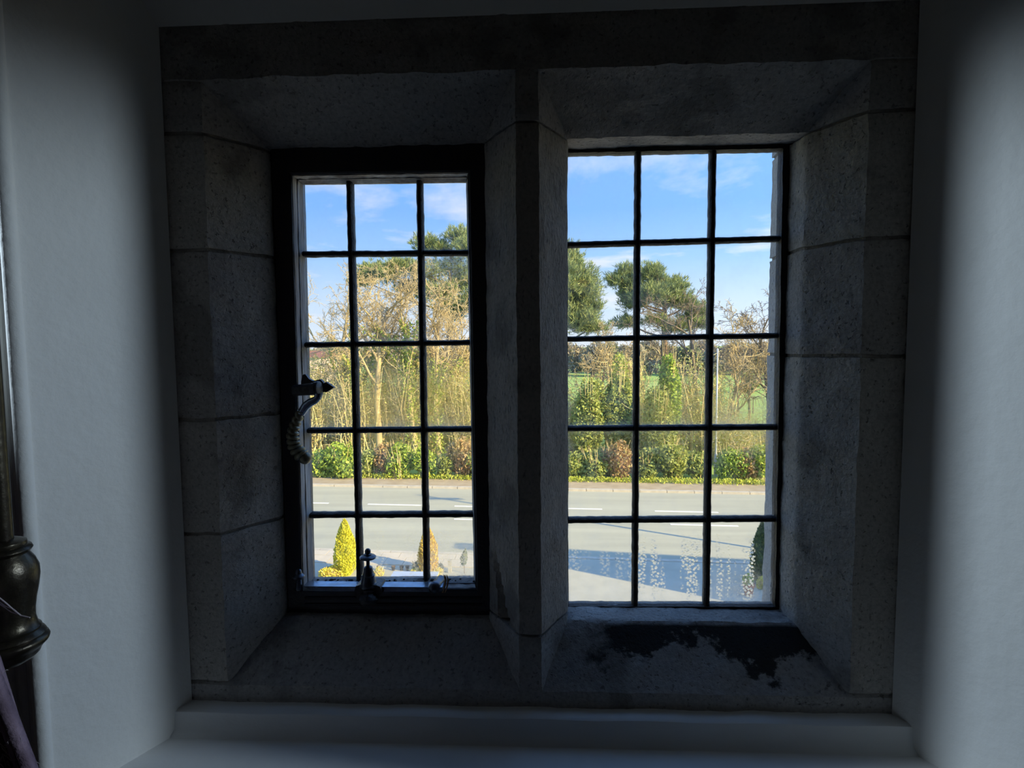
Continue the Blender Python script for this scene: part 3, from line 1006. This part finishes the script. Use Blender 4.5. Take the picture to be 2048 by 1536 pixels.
BARE = dict(levels=4, seg=[7, 6, 4, 3, 2], wob=[.06, .14, .2, .25, .3], up=[.05, .06, .05, .03, .0], tip=[.35, .3, .3, .4, .5], kids=[8, 6, 6, 5], **{'from': [.35, .25, .2, .2]},
            ang=[42, 45, 45, 45], len=[.62, .6, .55, .5], rad=[.5, .5, .5, .6], rmin=.0105)


def bare_tree(px, base_y, topy, Y, label, ivy=0.0, mt='bark', group='bare trees behind the roadside hedge', lean=0.0, spec=BARE, r=.16, ivy_mat='ivy', fork=.35):
    X = float(W(px, 700, Y)[0])
    H = float(W(px, topy, Y)[2])
    o = tag(empty('bare_tree', (X, Y, 0)), label, 'tree', group)
    sp = dict(spec)
    sp['from'] = [fork] + list(spec['from'][1:])
    out = []
    grow((X, Y, -.1), (lean, 0, 1), H * .80, r, 0, sp, out)
    zmax = max(P[:, 2].max() for P, _, _ in out)
    k = H / zmax
    out2 = [(np.array([X, Y, 0]) + (P - [X, Y, 0]) * [min(1.15, max(.8, k)), min(1.15, max(.8, k)), k], R, lv) for P, R, lv in out]
    big = [b for b in out2 if b[2] <= 1]
    small = [b for b in out2 if b[2] > 1]
    limbs('trunk', big, M[mt], o)
    limbs('twigs', small, M[mt], o)
    if ivy:
        C = []
        for P, R, lv in out2:
            if lv <= 1:
                for i in range(len(P) - 1):
                    if P[i][2] < ivy * H:
                        nn = int(np.linalg.norm(P[i + 1] - P[i]) * (260 if lv == 0 else 90))
                        t = RG.random((nn, 1))
                        C.append(P[i] + (P[i + 1] - P[i]) * t + unit(nn) * (R[i] + RG.random((nn, 1)) * (.26 if lv == 0 else .12)))
        if C:
            leaves('ivy', np.concatenate(C), .065, M[ivy_mat], o)
    return o


def pine(px, topy, Y, pads, label, base_px=None):
    """pads: (px, py, half width px, half height px) of the foliage clumps"""
    base_px = base_px or px
    X = float(W(base_px, 700, Y)[0])
    H = float(W(px, topy, Y)[2])
    o = tag(empty('pine_tree', (X, Y, 0)), label, 'tree', 'pines beyond the road')
    s = (Y + 1.05) / F
    br = [(np.array([(X, Y, -.1), (X + .05, Y, H * .4), (X + .1, Y + .1, H * .7), (X + (W(px, topy, Y)[0] - X) * .8, Y, H * .93)]), np.array([.22, .19, .14, .05]), 0)]
    C, U = [], []
    for (cx, cy, hw, hh) in pads:
        dep = RG.uniform(-.8, .8) * hw * s
        c = W(cx, cy, Y) + np.array([0, dep, 0])
        zt = min(H * .9, max(H * .45, c[2] - abs(c[0] - X) * .35 - .2))
        st = np.array([X + .1, Y, zt])
        mid = (st + c) / 2 + np.array([0, 0, -.1])
        br.append((np.array([st, mid, c]), np.array([.07, .05, .02]), 1))
        n = int(max(22, hw * hh * .62))
        tips = c + np.clip(RG.normal(size=(n, 3)) * .55, -1.35, 1.35) * np.array([hw * s, hw * s * .9, hh * s])
        for tp in tips[:n // 2]:
            br.append((np.array([c + (tp - c) * .1, (c + tp) / 2 + [0, 0, -.05], tp]), np.array([.018, .012, .006]), 2))
        m_ = 13
        d = unit(n * m_) * .7 + np.repeat((tips - c) / (np.linalg.norm(tips - c, axis=1)[:, None] + 1e-6) * .5, m_, 0) + [0, 0, .75]
        d /= np.linalg.norm(d, axis=1)[:, None]
        C.append(np.repeat(tips, m_, 0) + d * .10 + RG.normal(size=(n * m_, 3)) * .05)
        U.append(d)
    limbs('trunk', [b for b in br if b[2] <= 1], M['pinebark'], o)
    limbs('branches', [b for b in br if b[2] > 1], M['pinebark'], o)
    C, U = np.concatenate(C), np.concatenate(U)
    B = np.cross(U, unit(len(U)))
    B /= np.linalg.norm(B, axis=1)[:, None]
    L_ = RG.uniform(.10, .21, (len(U), 1))
    quads('needles', C, U * L_, B * .015, M['pine'], o)
    return o


def bush(name, px, gy, topy, wpx, mt, label, cat='shrub', group=None, dens=1.0, leaf=.055, Y=None, stems='twig', lumps=10, kind='shrub'):
    if Y is None:
        c = G(px, gy)
    else:
        c = np.array([W(px, 800, Y)[0], Y, 0.0])
    X, Yc = float(c[0]), float(c[1])
    H = float(W(px, topy, Yc)[2])
    rx = wpx / 2 / F * (Yc + 1.05)
    o = tag(empty(name, (X, Yc, 0)), label, cat, group)
    n = int(2600 * dens * max(.25, rx * H))
    n = min(n, 14000)
    P = lumpy((X, Yc, H * .48), (rx, min(rx, 1.0), H * .54), n, lumps)
    leaves('foliage', P, leaf, M[mt], o)
    br = []
    for i in range(int(34 * max(.5, rx))):
        a = RG.uniform(0, 6.28)
        q = np.array([X + math.cos(a) * rx * .3, Yc + math.sin(a) * min(rx, .8) * .3, .0])
        e = np.array([X + math.cos(a) * rx * RG.uniform(.2, 1.0), Yc + math.sin(a) * rx * .8, H * RG.uniform(.6, 1.08)])
        br.append((np.array([q, (q * .6 + e * .4) + [0, 0, H * .12], e]), np.array([.022, .014, .005]), 2))
    limbs('stems', br, M[stems], o)
    return o


def thicket(px, topy, wpx, Y, label, dens=1.0, green=.5, mat_leaf='olive'):
    X = float(W(px, 800, Y)[0])
    H = float(W(px, topy, Y)[2])
    rx = wpx / 2 / F * (Y + 1.05)
    o = tag(empty('thicket', (X, Y, 0)), label, 'thicket', 'tall thicket bushes behind the hedge')
    br = []
    for i in range(int(85 * dens)):
        q = np.array([X + RG.uniform(-rx, rx), Y + RG.uniform(-.9, .9), -.05])
        hh = H * RG.uniform(.45, 1.05)
        e = q + np.array([RG.normal() * .5, RG.normal() * .4, hh])
        mdd = (q + e) / 2 + RG.normal(size=3) * .22
        r0 = RG.uniform(.012, .034)
        br.append((np.array([q, mdd, e]), np.array([r0, r0 * .7, .006]), 2))
        for j in range(7):
            t = RG.uniform(.2, 1)
            p = q * (1 - t) + e * t
            d = np.array([RG.normal(), RG.normal() * .7, abs(RG.normal()) * .8])
            d *= RG.uniform(.3, .8) / np.linalg.norm(d)
            br.append((np.array([p, p + d * .5 + RG.normal(size=3) * .05, p + d]), np.array([.010, .007, .004]), 2))
    mb = MB()
    for P, R, lv in br:
        mb.tube(P, R, 3, cap=False)
    mb.build('stems', M['twig'], o)
    n = int(2600 * dens)
    C = np.stack([X + RG.normal(size=n) * rx * .55, Y + RG.uniform(-1, 1, n), H * RG.beta(1.3, 1.5, n)], 1)
    C += noise_push(C)
    leaves('foliage', C[C[:, 2] > .05], .05, M[mat_leaf], o)
    return o


def noise_push(C):
    return RG.normal(size=C.shape) * .12


def cone(name, px, base, topy, wpx, mt, label, size=.035, n=3200, cat='conifer', group=None, Y=None, belly=.3, dark=None):
    """columnar conifer standing at ground pixel (px, base)"""
    c = G(px, base)
    X, Yc = float(c[0]), float(c[1])
    H = float(W(px, topy, Yc)[2])
    r = wpx / 2 / F * (Yc + 1.05)
    o = tag(empty(name, (X, Yc, 0)), label, cat, group)
    t = RG.random(n) ** .8
    prof = np.where(t < belly, .72 + .28 * np.sin(t / belly * math.pi / 2), np.cos(np.clip((t - belly) / (1 - belly), 0, 1) * math.pi / 2) ** .8)
    a = RG.uniform(0, 2 * math.pi, n)
    rr = r * prof * (1 - .3 * RG.random(n) ** 2) * (1 + .10 * np.sin(a * 5 + t * 11))
    C = np.stack([X + rr * np.cos(a), Yc + rr * np.sin(a), .06 + t * (H - .06)], 1)
    leaves('foliage', C, size, M[mt], o, up=np.stack([np.cos(a) * .5, np.sin(a) * .5, np.full(n, 1.0)], 1), aspect=.35)
    # dense inner growth keeps the light from passing straight through
    MB().lathe((X, Yc, .03), (0, 0, 1), [(h * (H - .1), r * .72 * (.72 + .28 * math.sin(h / belly * math.pi / 2) if h < belly else max(.02, math.cos((h - belly) / (1 - belly) * math.pi / 2) ** .8))) for h in np.linspace(0, 1, 12)], 10).build('inner_growth', M[dark or mt], o)
    MB().tube([(X, Yc, -.02), (X, Yc, .3)], [.035, .025], 7).build('trunk', M['bark2'], o)
    return o


# --- front garden
cone('conifer', 692, 1152, 1039, 44, 'gold', 'bright golden columnar conifer left of the casement stay knob, beside the pavement', group=None, n=4200)
cone('conifer', 857, 1148, 1054, 40, 'orange', 'slimmer orange-tinged columnar conifer right of the casement stay knob', n=3800)
cone('conifer', 1522, 1168, 1046, 40, 'dkgreen', 'tall dark green columnar conifer beside the terracotta pot', n=4200, size=.04)
bush('golden_shrub', 662, 1157, 1131, 62, 'yellow', 'low yellow shrub at the foot of the bright golden conifer', dens=5, leaf=.026, lumps=14)
bush('golden_shrub', 757, 1154, 1134, 30, 'yellow', 'small yellow shrub just right of the stay knob', dens=7, leaf=.024)
bush('golden_shrub', 832, 1147, 1135, 34, 'yellow', 'low yellow shrub left of the orange-tinged conifer', dens=7, leaf=.024)
bush('golden_shrub', 876, 1151, 1138, 30, 'yellow', 'low yellow shrub right of the orange-tinged conifer', dens=7, leaf=.024)
bush('grey_shrub', 836, 1140, 1122, 24, 'greygreen', 'rounded grey-green shrub behind the low yellow shrub', dens=8, leaf=.024)
bush('grey_shrub', 876, 1143, 1125, 20, 'greygreen', 'rounded grey-green shrub beside the pale timber post', dens=8, leaf=.024)
# small clipped tree on a thin stem
c = G(929, 1150)
o = tag(empty('clipped_tree', (c[0], c[1], 0)), 'small dark leaf-shaped clipped tree on a thin stem near the pale post', 'tree')
zt, zm_ = float(W(931, 1098, c[1])[2]), float(W(929, 1131, c[1])[2])
MB().tube([(c[0], c[1], 0), (c[0], c[1], zm_ + .1)], [.012, .010], 6).build('stem', M['bark2'], o)
t = RG.random(420)
a = RG.uniform(0, 6.28, 420)
r_ = .085 * np.sin(np.clip(t, .02, 1) ** .75 * math.pi) * RG.random(420) ** .4
leaves('foliage', np.stack([c[0] + r_ * np.cos(a) + (t - .5) * .05, c[1] + r_ * np.sin(a), zm_ + t * (zt - zm_)], 1), .026, M['greygreen'], o)
# pale timber post
c = G(900, 1148)
o = tag(empty('post', (c[0], c[1], 0)), 'short pale timber post right of the orange-tinged conifer', 'post')
z1 = float(W(900, 1122, c[1])[2])
MB().box((c[0] - .035, c[1] - .05, 0), (c[0] + .035, c[1] + .05, z1)).build('shaft', M['timber'], o)
MB().box((c[0] - .042, c[1] - .057, z1), (c[0] + .042, c[1] + .057, z1 + .02)).build('cap', M['timber'], o)
# pale low bench with dark pots behind it
c = G(818, 1160, .34)
o = tag(empty('bench', (c[0], c[1], 0)), 'low pale blue garden bench between the stay knob and the orange-tinged conifer', 'bench')
x0, x1 = float(G(779, 1156, .34)[0]), float(G(872, 1156, .34)[0])
ya, yb = float(G(818, 1160, .34)[1]) - .12, float(G(818, 1142.5, .34)[1])
for k in range(4):
    y0 = ya + (yb - ya) * k / 4
    MB().box((x0, y0 + .004, .31), (x1, y0 + (yb - ya) / 4 - .004, .34)).build('slat', M['pale'], o)
for xx in (x0 + .06, x1 - .12):
    for yy in (ya + .03, yb - .09):
        MB().box((xx, yy, 0), (xx + .05, yy + .05, .31)).build('leg', M['pale'], o)
for i, px in enumerate((757, 787, 803.5, 815)):
    c = G(px, 1144)
    o = tag(empty('flower_pot', (c[0], c[1], 0)), ['small dark pot standing alone behind the small yellow shrub', 'small dark pot behind the bench, at the end near the stay knob', 'small dark pot behind the middle of the bench', 'small dark pot behind the bench, next to the low yellow shrub'][i], 'pot', 'dark pots behind the bench')
    MB().lathe((c[0], c[1], .04), (0, 0, 1), [(0, .032), (.075, .042), (.076, .048), (.10, .048)], 14).build('body', M['darkpot'], o)
    MB().lathe((c[0], c[1], .139), (0, 0, 1), [(0, .044), (.003, .044)], 14).build('soil', M['soil'], o)
# terracotta pot with plants
c = G(1497, 1194)
o = tag(empty('plant_pot', (c[0], c[1], 0)), 'terracotta pot with a leafy plant at the foot of the dark green conifer', 'pot')
MB().lathe((c[0], c[1], .04), (0, 0, 1), [(0, .075), (.19, .105), (.192, .12), (.235, .12)], 20).build('body', M['terracotta'], o, smooth=True)
MB().lathe((c[0], c[1], .268), (0, 0, 1), [(0, .112), (.004, .112)], 18).build('soil', M['soil'], o)
leaves('plant', lumpy((c[0], c[1], .38), (.13, .13, .13), 420, 6), .03, M['laurel'], o)
bush('golden_shrub', 1524, 1180, 1152, 26, 'yellow', 'yellow flowering plant between the terracotta pot and the right jamb', dens=9, leaf=.03)

# --- hedge along the far footpath
HB = [(640, 956, 893, 64, 'laurel', 'bright laurel bush nearest the left jamb, above the footpath'),
      (686, 958, 886, 70, 'laurel', 'broad bright laurel bush seen under the rope-twist grip'),
      (742, 959, 898, 50, 'green', 'dark green bush right of the two laurels'),
      (775, 958, 880, 50, 'bramble', 'brown brambly bush left of the tall laurel'),
      (800, 961, 882, 56, 'laurel', 'tall laurel bush in the middle of the casement'),
      (850, 960, 890, 54, 'laurel', 'bright laurel bush behind the second upright bar of the casement'),
      (893, 960, 905, 44, 'green', 'low green bush between laurel and brambles'),
      (925, 960, 872, 60, 'bramble', 'tall brown brambles beside the casement stile'),
      (960, 961, 890, 50, 'green', 'green bush hidden behind the mullion'),
      (1150, 961, 905, 50, 'green', 'green bush just right of the mullion'),
      (1192, 962, 890, 60, 'green', 'leafy green bush left of the russet brambles'),
      (1232, 962, 880, 64, 'bramble', 'russet brambles in the lower panes near the mullion'),
      (1290, 963, 895, 56, 'green', 'leafy green bush right of the russet brambles'),
      (1345, 963, 880, 70, 'green', 'largest rounded green bush in the middle of the fixed light'),
      (1395, 964, 900, 50, 'green', 'green bush left of the pale lamp post'),
      (1462, 965, 885, 60, 'laurel', 'bright bush right of the pale lamp post'),
      (1488, 967, 900, 44, 'bramble', 'small brown brambles right of the lamp post'),
      (1520, 967, 885, 60, 'laurel', 'bright bush against the right jamb')]
for (px, gy, ty, wp, mt, lab) in HB:
    bush('hedge_bush', px, gy - 3, ty, wp * 1.25, mt, lab, group='bushes of the roadside hedge', dens=1.25, leaf=.07, lumps=14)
for x0, x1, nm in ((-13, -1.5, 'grass on the verge under the left bushes'), (-.5, 10.5, 'grass on the verge under the right bushes')):
    n = 3600
    X = RG.uniform(x0, x1, n)
    C = np.stack([X, 20.28 + RS * X + RG.normal(size=n) * .10, .06 + RG.random(n) * .16], 1)
    o = leaves('grass', C, .05, M['grass'], None, up=np.tile([0, 0, .8], (n, 1)), aspect=.4, kind='stuff')
    o['label'] = nm

# --- tall thicket
TH = [(612, 715, 70, 24.7), (662, 700, 80, 25.4), (720, 712, 80, 24.6), (775, 716, 80, 25.6), (832, 706, 80, 24.8), (890, 712, 80, 25.6), (945, 704, 80, 24.8)]
for i, (px, ty, wp, Y) in enumerate(TH):
    thicket(px, ty, wp, Y, ['olive thicket bush against the left jamb', 'olive thicket bush around the spear of the fastener', 'olive thicket bush left of the pale forked trunk', 'olive thicket bush right of the pale forked trunk', 'olive thicket bush round the ivy-clad trunk', 'olive thicket bush in the last column of casement panes', 'olive thicket bush against the casement stile'][i], dens=1.5)
TH2 = [(1140, 775, 50, 23.8), (1262, 715, 54, 24.6), (1300, 800, 60, 23.4), (1380, 705, 70, 24.6), (1432, 745, 44, 24.4), (1470, 832, 60, 23.6), (1520, 850, 60, 23.8)]
for i, (px, ty, wp, Y) in enumerate(TH2):
    thicket(px, ty, wp, Y, ['thicket bush at the mullion edge of the fixed light', 'thicket bush behind the first upright bar of the fixed light', 'thicket bush left of the ivy tower', 'thicket bush right of the ivy tower', 'thicket bush left of the lamp post', 'low thicket bush right of the lamp post', 'low thicket bush by the right jamb'][i], dens=1.0)

# --- the roadside growth goes on to either side of the view and behind the mullion
for x0, x1, where in ((-34, -10.6, 'running on past the left jamb'), (-2.3, .7, 'hidden behind the mullion'), (10.2, 30, 'running on past the right jamb')):
    n = int(2300 * (x1 - x0))
    X = RG.uniform(x0, x1, n)
    top = 4.6 + 1.2 * np.sin(X * 1.3) + .5 * np.sin(X * 3.7 + 1)
    C = np.stack([X, 24.3 + RS * X + RG.normal(size=n) * .8, top * RG.beta(1.2, 1.4, n)], 1)
    o = leaves('undergrowth', C, .10, M['olive'], None, aspect=.3, kind='stuff')
    o['label'] = 'olive roadside growth ' + where
    n = int(1300 * (x1 - x0))
    X = RG.uniform(x0, x1, n)
    C = np.stack([X, 21.2 + RS * X + RG.normal(size=n) * .3, (1.3 + .3 * np.sin(X * 2.1)) * RG.beta(1.1, 1.2, n) + .05], 1)
    o = leaves('hedge_undergrowth', C, .07, M['green'], None, kind='stuff')
    o['label'] = 'green roadside hedge growth ' + where

# --- ivy-clad trees and green towers in the fixed light
IVY = dict(BARE, levels=3, kids=[7, 5, 4])
bush('ivy_tree', 1178, 0, 745, 70, 'green', 'wide ivy-smothered tree nearest the mullion', 'tree', 'ivy-smothered trees in the fixed light', dens=1.5, leaf=.075, Y=22.6, lumps=16)
bush('ivy_tree', 1235, 0, 715, 70, 'green', 'ivy-smothered tree in front of the first upright bar', 'tree', 'ivy-smothered trees in the fixed light', dens=1.5, leaf=.075, Y=23.0, lumps=16)
bush('ivy_tree', 1338, 0, 690, 46, 'laurel', 'narrow bright ivy tower below the pine with the round crown', 'tree', 'ivy-smothered trees in the fixed light', dens=1.9, leaf=.075, Y=22.8, lumps=18)
bush('ivy_tree', 1318, 0, 765, 80, 'green', 'broad green ivy mound at the foot of the ivy tower', 'tree', 'ivy-smothered trees in the fixed light', dens=1.4, leaf=.075, Y=22.2, lumps=14)

bare_tree(668, 0, 522, 27.5, 'bare spreading tree furthest left in the casement', .34, spec=BARE, r=.15)
bare_tree(700, 0, 530, 23.7, 'bare tree behind the first upright bar of the casement', .62, lean=-.03, r=.13)
bare_tree(756, 0, 505, 23.6, 'bare pale tree with a forked trunk in the middle of the casement', .0, r=.17, fork=.5)
bare_tree(828, 0, 512, 23.4, 'bare tree with an ivy-clad trunk left of the second upright bar', .66, r=.16, fork=.4)
bare_tree(876, 0, 525, 23.9, 'bare tree with an ivy-clad trunk right of the second upright bar', .5, r=.15)
bare_tree(922, 0, 540, 25.2, 'slender bare tree beside the casement stile', .3, r=.12)
bare_tree(1195, 0, 640, 27.0, 'bare twiggy tree rising from the ivy near the mullion', .3, r=.11)
bare_tree(1250, 0, 655, 26.2, 'bare twiggy tree left of the pine with the round crown', .2, r=.10)
bare_tree(1398, 0, 548, 27.5, 'dark bare tree behind the second upright bar of the fixed light', .0, mt='bark2', r=.15, fork=.3)
bare_tree(1448, 0, 600, 24.6, 'leaning bare tree just right of the lamp post', .12, mt='bark', lean=.12, r=.12, fork=.3)
bare_tree(1550, 0, 555, 26.0, 'bare tree whose twigs show beside the right jamb', .0, mt='bark2', lean=-.12, r=.15, fork=.3)
bare_tree(1500, 0, 640, 30.0, 'small bare tree in front of the open field', .0, mt='bark2', r=.09)

pine(905, 455, 31, [(920, 474, 22, 16), (852, 486, 22, 12), (878, 494, 18, 10), (940, 500, 26, 14), (905, 535, 34, 14), (850, 545, 30, 14), (800, 530, 26, 10), (775, 548, 26, 14), (740, 540, 30, 12), (720, 560, 20, 12), (825, 575, 30, 14), (880, 585, 30, 16), (930, 560, 26, 16), (905, 620, 26, 18), (950, 600, 30, 16)], 'dark broad pine high in the casement with tips above the first crossbar', base_px=897)
pine(1110, 490, 29, [(1140, 520, 20, 18), (1120, 505, 30, 16), (1150, 560, 30, 22), (1170, 580, 26, 18), (1110, 560, 50, 30), (1145, 605, 40, 18), (1180, 612, 20, 10), (1150, 640, 36, 14), (1185, 655, 28, 10), (1120, 640, 50, 20)], 'tall pine half hidden behind the mullion', base_px=1112)
pine(1328, 530, 31, [(1252, 545, 16, 14), (1236, 562, 20, 10), (1262, 565, 22, 14), (1300, 548, 22, 14), (1312, 540, 12, 10), (1330, 575, 34, 16), (1355, 570, 16, 12), (1300, 590, 34, 14), (1345, 598, 40, 14), (1378, 608, 26, 10), (1265, 600, 20, 18), (1395, 622, 20, 10), (1390, 634, 24, 9), (1250, 590, 10, 8), (1255, 645, 24, 10), (1305, 640, 18, 8), (1350, 655, 26, 10), (1395, 648, 18, 8)], 'pine with a round crown and bare lower trunk in the middle of the fixed light', base_px=1326)

# --- beyond: field trees, woods, house, lamp post
c = G(1431, 952)
o = tag(empty('lamp_post', (c[0], c[1], 0)), 'pale slender lamp post standing in the hedge', 'lamp post')
zj = float(W(1429, 908, c[1])[2])
MB().lathe((c[0], c[1], -.05), (0, 0, 1), [(0, .070), (zj, .066), (zj + .06, .05)], 14).build('base', M['post'], o, smooth=True)
MB().lathe((c[0], c[1], zj), (0, 0, 1), [(0, .048), (.08, .042), (3.9, .026)], 14).build('shaft', M['post'], o, smooth=True)
MB().lathe((c[0], c[1], zj + 3.89), (0, 0, 1), [(0, .028), (.10, .04), (.16, .036), (.2, .012)], 14).build('lantern', M['post'], o, smooth=True)

bush('field_tree', 1500, 786, 750, 46, 'dkgreen', 'dark evergreen tree alone on the green field', 'tree', dens=.5, leaf=.16, lumps=12)
c = G(1477, 826)
o = tag(empty('field_sapling', (c[0], c[1], 0)), 'small bare tree with a spreading head on the green field', 'tree')
out = []
grow((c[0], c[1], 0), (0, 0, 1), 2.6, .09, 0, dict(BARE, levels=3, kids=[7, 5, 4], **{'from': [.6, .2, .2]}, ang=[60, 50, 45]), out)
limbs('trunk', out, M['bark2'], o)
c = G(1506, 827)
o = tag(empty('weeping_sapling', (c[0], c[1], 0)), 'little weeping bare tree with drooping branches on the field', 'tree')
br = [(np.array([(c[0], c[1], 0), (c[0], c[1], .7), (c[0] + .02, c[1], 1.2)]), np.array([.06, .035, .02]), 0)]
for i in range(16):
    a = i * 2.4
    R_ = .9 * RG.uniform(.6, 1.1)
    br.append((np.array([(c[0], c[1], 1.05), (c[0] + math.cos(a) * R_ * .5, c[1] + math.sin(a) * R_ * .5, 1.28), (c[0] + math.cos(a) * R_, c[1] + math.sin(a) * R_, .95), (c[0] + math.cos(a) * R_ * 1.15, c[1] + math.sin(a) * R_ * 1.15, .6)]), np.array([.02, .016, .012, .008]), 1))
limbs('trunk', br[:1], M['bark2'], o)
limbs('branches', br[1:], M['bark2'], o)


def far_tree(px, topy, wpx, Y, label, mt='farwood'):
    X = float(W(px, 700, Y)[0])
    H = float(W(px, topy - 16, Y)[2])
    rx = wpx / 2 / F * (Y + 1)
    o = tag(empty('far_tree', (X, Y, 0)), label, 'tree', 'trees of the far wood')
    MB().tube([(X, Y, 0), (X + .2, Y, H * .3), (X, Y, H * .7)], [.3, .22, .1], 6, cap=False).build('trunk', M['bark2'], o)
    leaves('crown', lumpy((X, Y, H * .48), (rx, rx, H * .56), 3600, 14, thick=.8), .40, M[mt], o, aspect=.3)


FT = [(590, 700), (628, 706), (665, 690), (700, 700), (738, 702), (775, 690), (812, 704), (850, 694), (890, 700), (930, 690), (965, 700), (1120, 694), (1150, 702), (1185, 698), (1222, 690), (1262, 697), (1300, 688), (1335, 696), (1372, 700), (1408, 690), (1440, 705), (1468, 694), (1492, 700), (1520, 690), (1552, 700)]
posn = ['behind the left jamb', 'behind the pinkish house', 'over the spear of the fastener', 'behind the first upright bar of the casement', 'left of the forked trunk', 'right of the forked trunk', 'left of the ivy-clad trunk', 'behind the second upright bar of the casement', 'right of the second upright bar', 'beside the casement stile', 'behind the casement stile', 'behind the mullion', 'just right of the mullion', 'behind the wide ivy-smothered tree', 'left of the first upright bar of the fixed light', 'behind the first upright bar of the fixed light', 'left of the ivy tower', 'behind the ivy tower', 'right of the ivy tower', 'behind the second upright bar of the fixed light', 'left of the lamp post top', 'right of the lamp post top', 'left of the field evergreen', 'above the field evergreen', 'behind the right jamb']
for i, (px, ty) in enumerate(FT):
    ev = i % 4 == 2
    far_tree(px, ty, 66, 86 + (i * 7 % 5) * 4, ('greenish' if ev else 'brown leafless') + ' tree of the far wood ' + posn[i], 'farolive' if ev else 'farwood')

# pinkish house far off at the left
hx = float(W(622, 715, 62)[0])
o = tag(empty('house', (hx, 62, 0)), 'distant pinkish rendered house beside the left jamb', 'house')
zr_ = float(W(622, 716, 62)[2])
zr2 = float(W(622, 702, 62)[2])
MB().box((hx - 5, 62, 0), (hx + .9, 68, zr_)).build('wall', M['render'], o)
MB().add([(hx - 5.3, 61.7, zr_), (hx + 1.2, 61.7, zr_), (hx + 1.2, 68.3, zr_), (hx - 5.3, 68.3, zr_), (hx - 5.3, 65, zr2), (hx + 1.2, 65, zr2)], [(0, 1, 5, 4), (2, 3, 4, 5), (0, 4, 3), (1, 2, 5), (3, 2, 1, 0)]).build('roof', M['tile'], o)
for k in (-3.6, -1.2):
    w_ = MB().box((hx + k - .5, 61.93, 2.2), (hx + k + .5, 61.99, 3.4)).build('window', M['offwhite'], o)
    MB().box((hx + k - .42, 61.90, 2.28), (hx + k + .42, 61.92, 3.32)).build('pane', M['dkframe'], w_)
MB().box((hx - 2.4, 64.6, zr_ + .2), (hx - 1.6, 65.4, zr2 + .9)).build('chimney', M['tile'], o)

# unseen yard wall and pole, placed to cast the shadows crossing the forecourt and road
o = tag(empty('yard_wall', (11, 8.3, 0)), 'unseen tall rendered yard wall beyond the right end of the forecourt', 'wall')
MB().prism([(7.0, 8.85, .03), (16.0, 7.59, .03), (15.96, 7.3, .03), (7.0, 8.55, .03)], (0, 0, 4.25)).build('masonry', M['facade'], o)
MB().prism([(6.95, 8.9, 4.28), (16.05, 7.63, 4.28), (16.0, 7.26, 4.28), (6.95, 8.5, 4.28)], (0, 0, .09)).build('coping', M['offwhite'], o)
o = tag(empty('telegraph_pole', (9.2, 11.45, 0)), 'unseen tall wooden telegraph pole by the road beyond the yard wall', 'pole')
MB().tube([(9.2, 11.45, -.1), (9.2, 11.45, 6.4)], [.055, .045], 12).build('shaft', M['timber'], o, smooth=True)
MB().box((8.6, 11.40, 5.9), (9.8, 11.50, 6.0)).build('crossarm', M['timber'], o)

# ------------------------------------------------------------------ two unseen spotlights added on the window wall to brighten the reveals
for sx, lab in ((-1, 'added unseen black fill spotlight on the window wall left of the reveal'), (1, 'added unseen black fill spotlight on the window wall right of the reveal')):
    hp = np.array([1.95 * sx, -.345 if sx > 0 else -.332, 5.75])
    aim = np.array([-.755 * sx, -.13, 4.93])
    d = (aim - hp) / np.linalg.norm(aim - hp)
    o = tag(empty('fill_spotlight', (hp[0], -REV, hp[2])), lab, 'lamp', 'added fill spotlights beside the window')
    MB().lathe((hp[0], -REV, hp[2]), (0, -1, 0), [(0, .05), (.015, .05), (.02, .03)], 18).build('backplate', M['iron'], o)
    MB().tube([(hp[0], -REV - .01, hp[2]), (hp[0], -REV - .06, hp[2] + .01), hp - d * .10], .010, 8).build('arm', M['iron'], o)
    MB().lathe(hp - d * .13, d, [(0, .02), (.02, .045), (.15, .055), (.15, .051), (.03, .042), (.03, .001)], 20).build('shade', M['iron'], o)
    ld = bpy.data.lights.new('spotlight', 'SPOT')
    ld.energy = FILL_W * (1.0 if sx > 0 else 1.45)
    ld.color = (.67, .84, 1.0)
    ld.spot_size = math.radians(33)
    ld.spot_blend = .75
    ld.shadow_soft_size = .03
    lo = bpy.data.objects.new('fill_bulb', ld)
    COL.objects.link(lo)
    lo.parent = o
    lo.location = hp + d * .03 - wloc(o)
    lo.rotation_euler = Vector(-d).to_track_quat('Z', 'Y').to_euler()
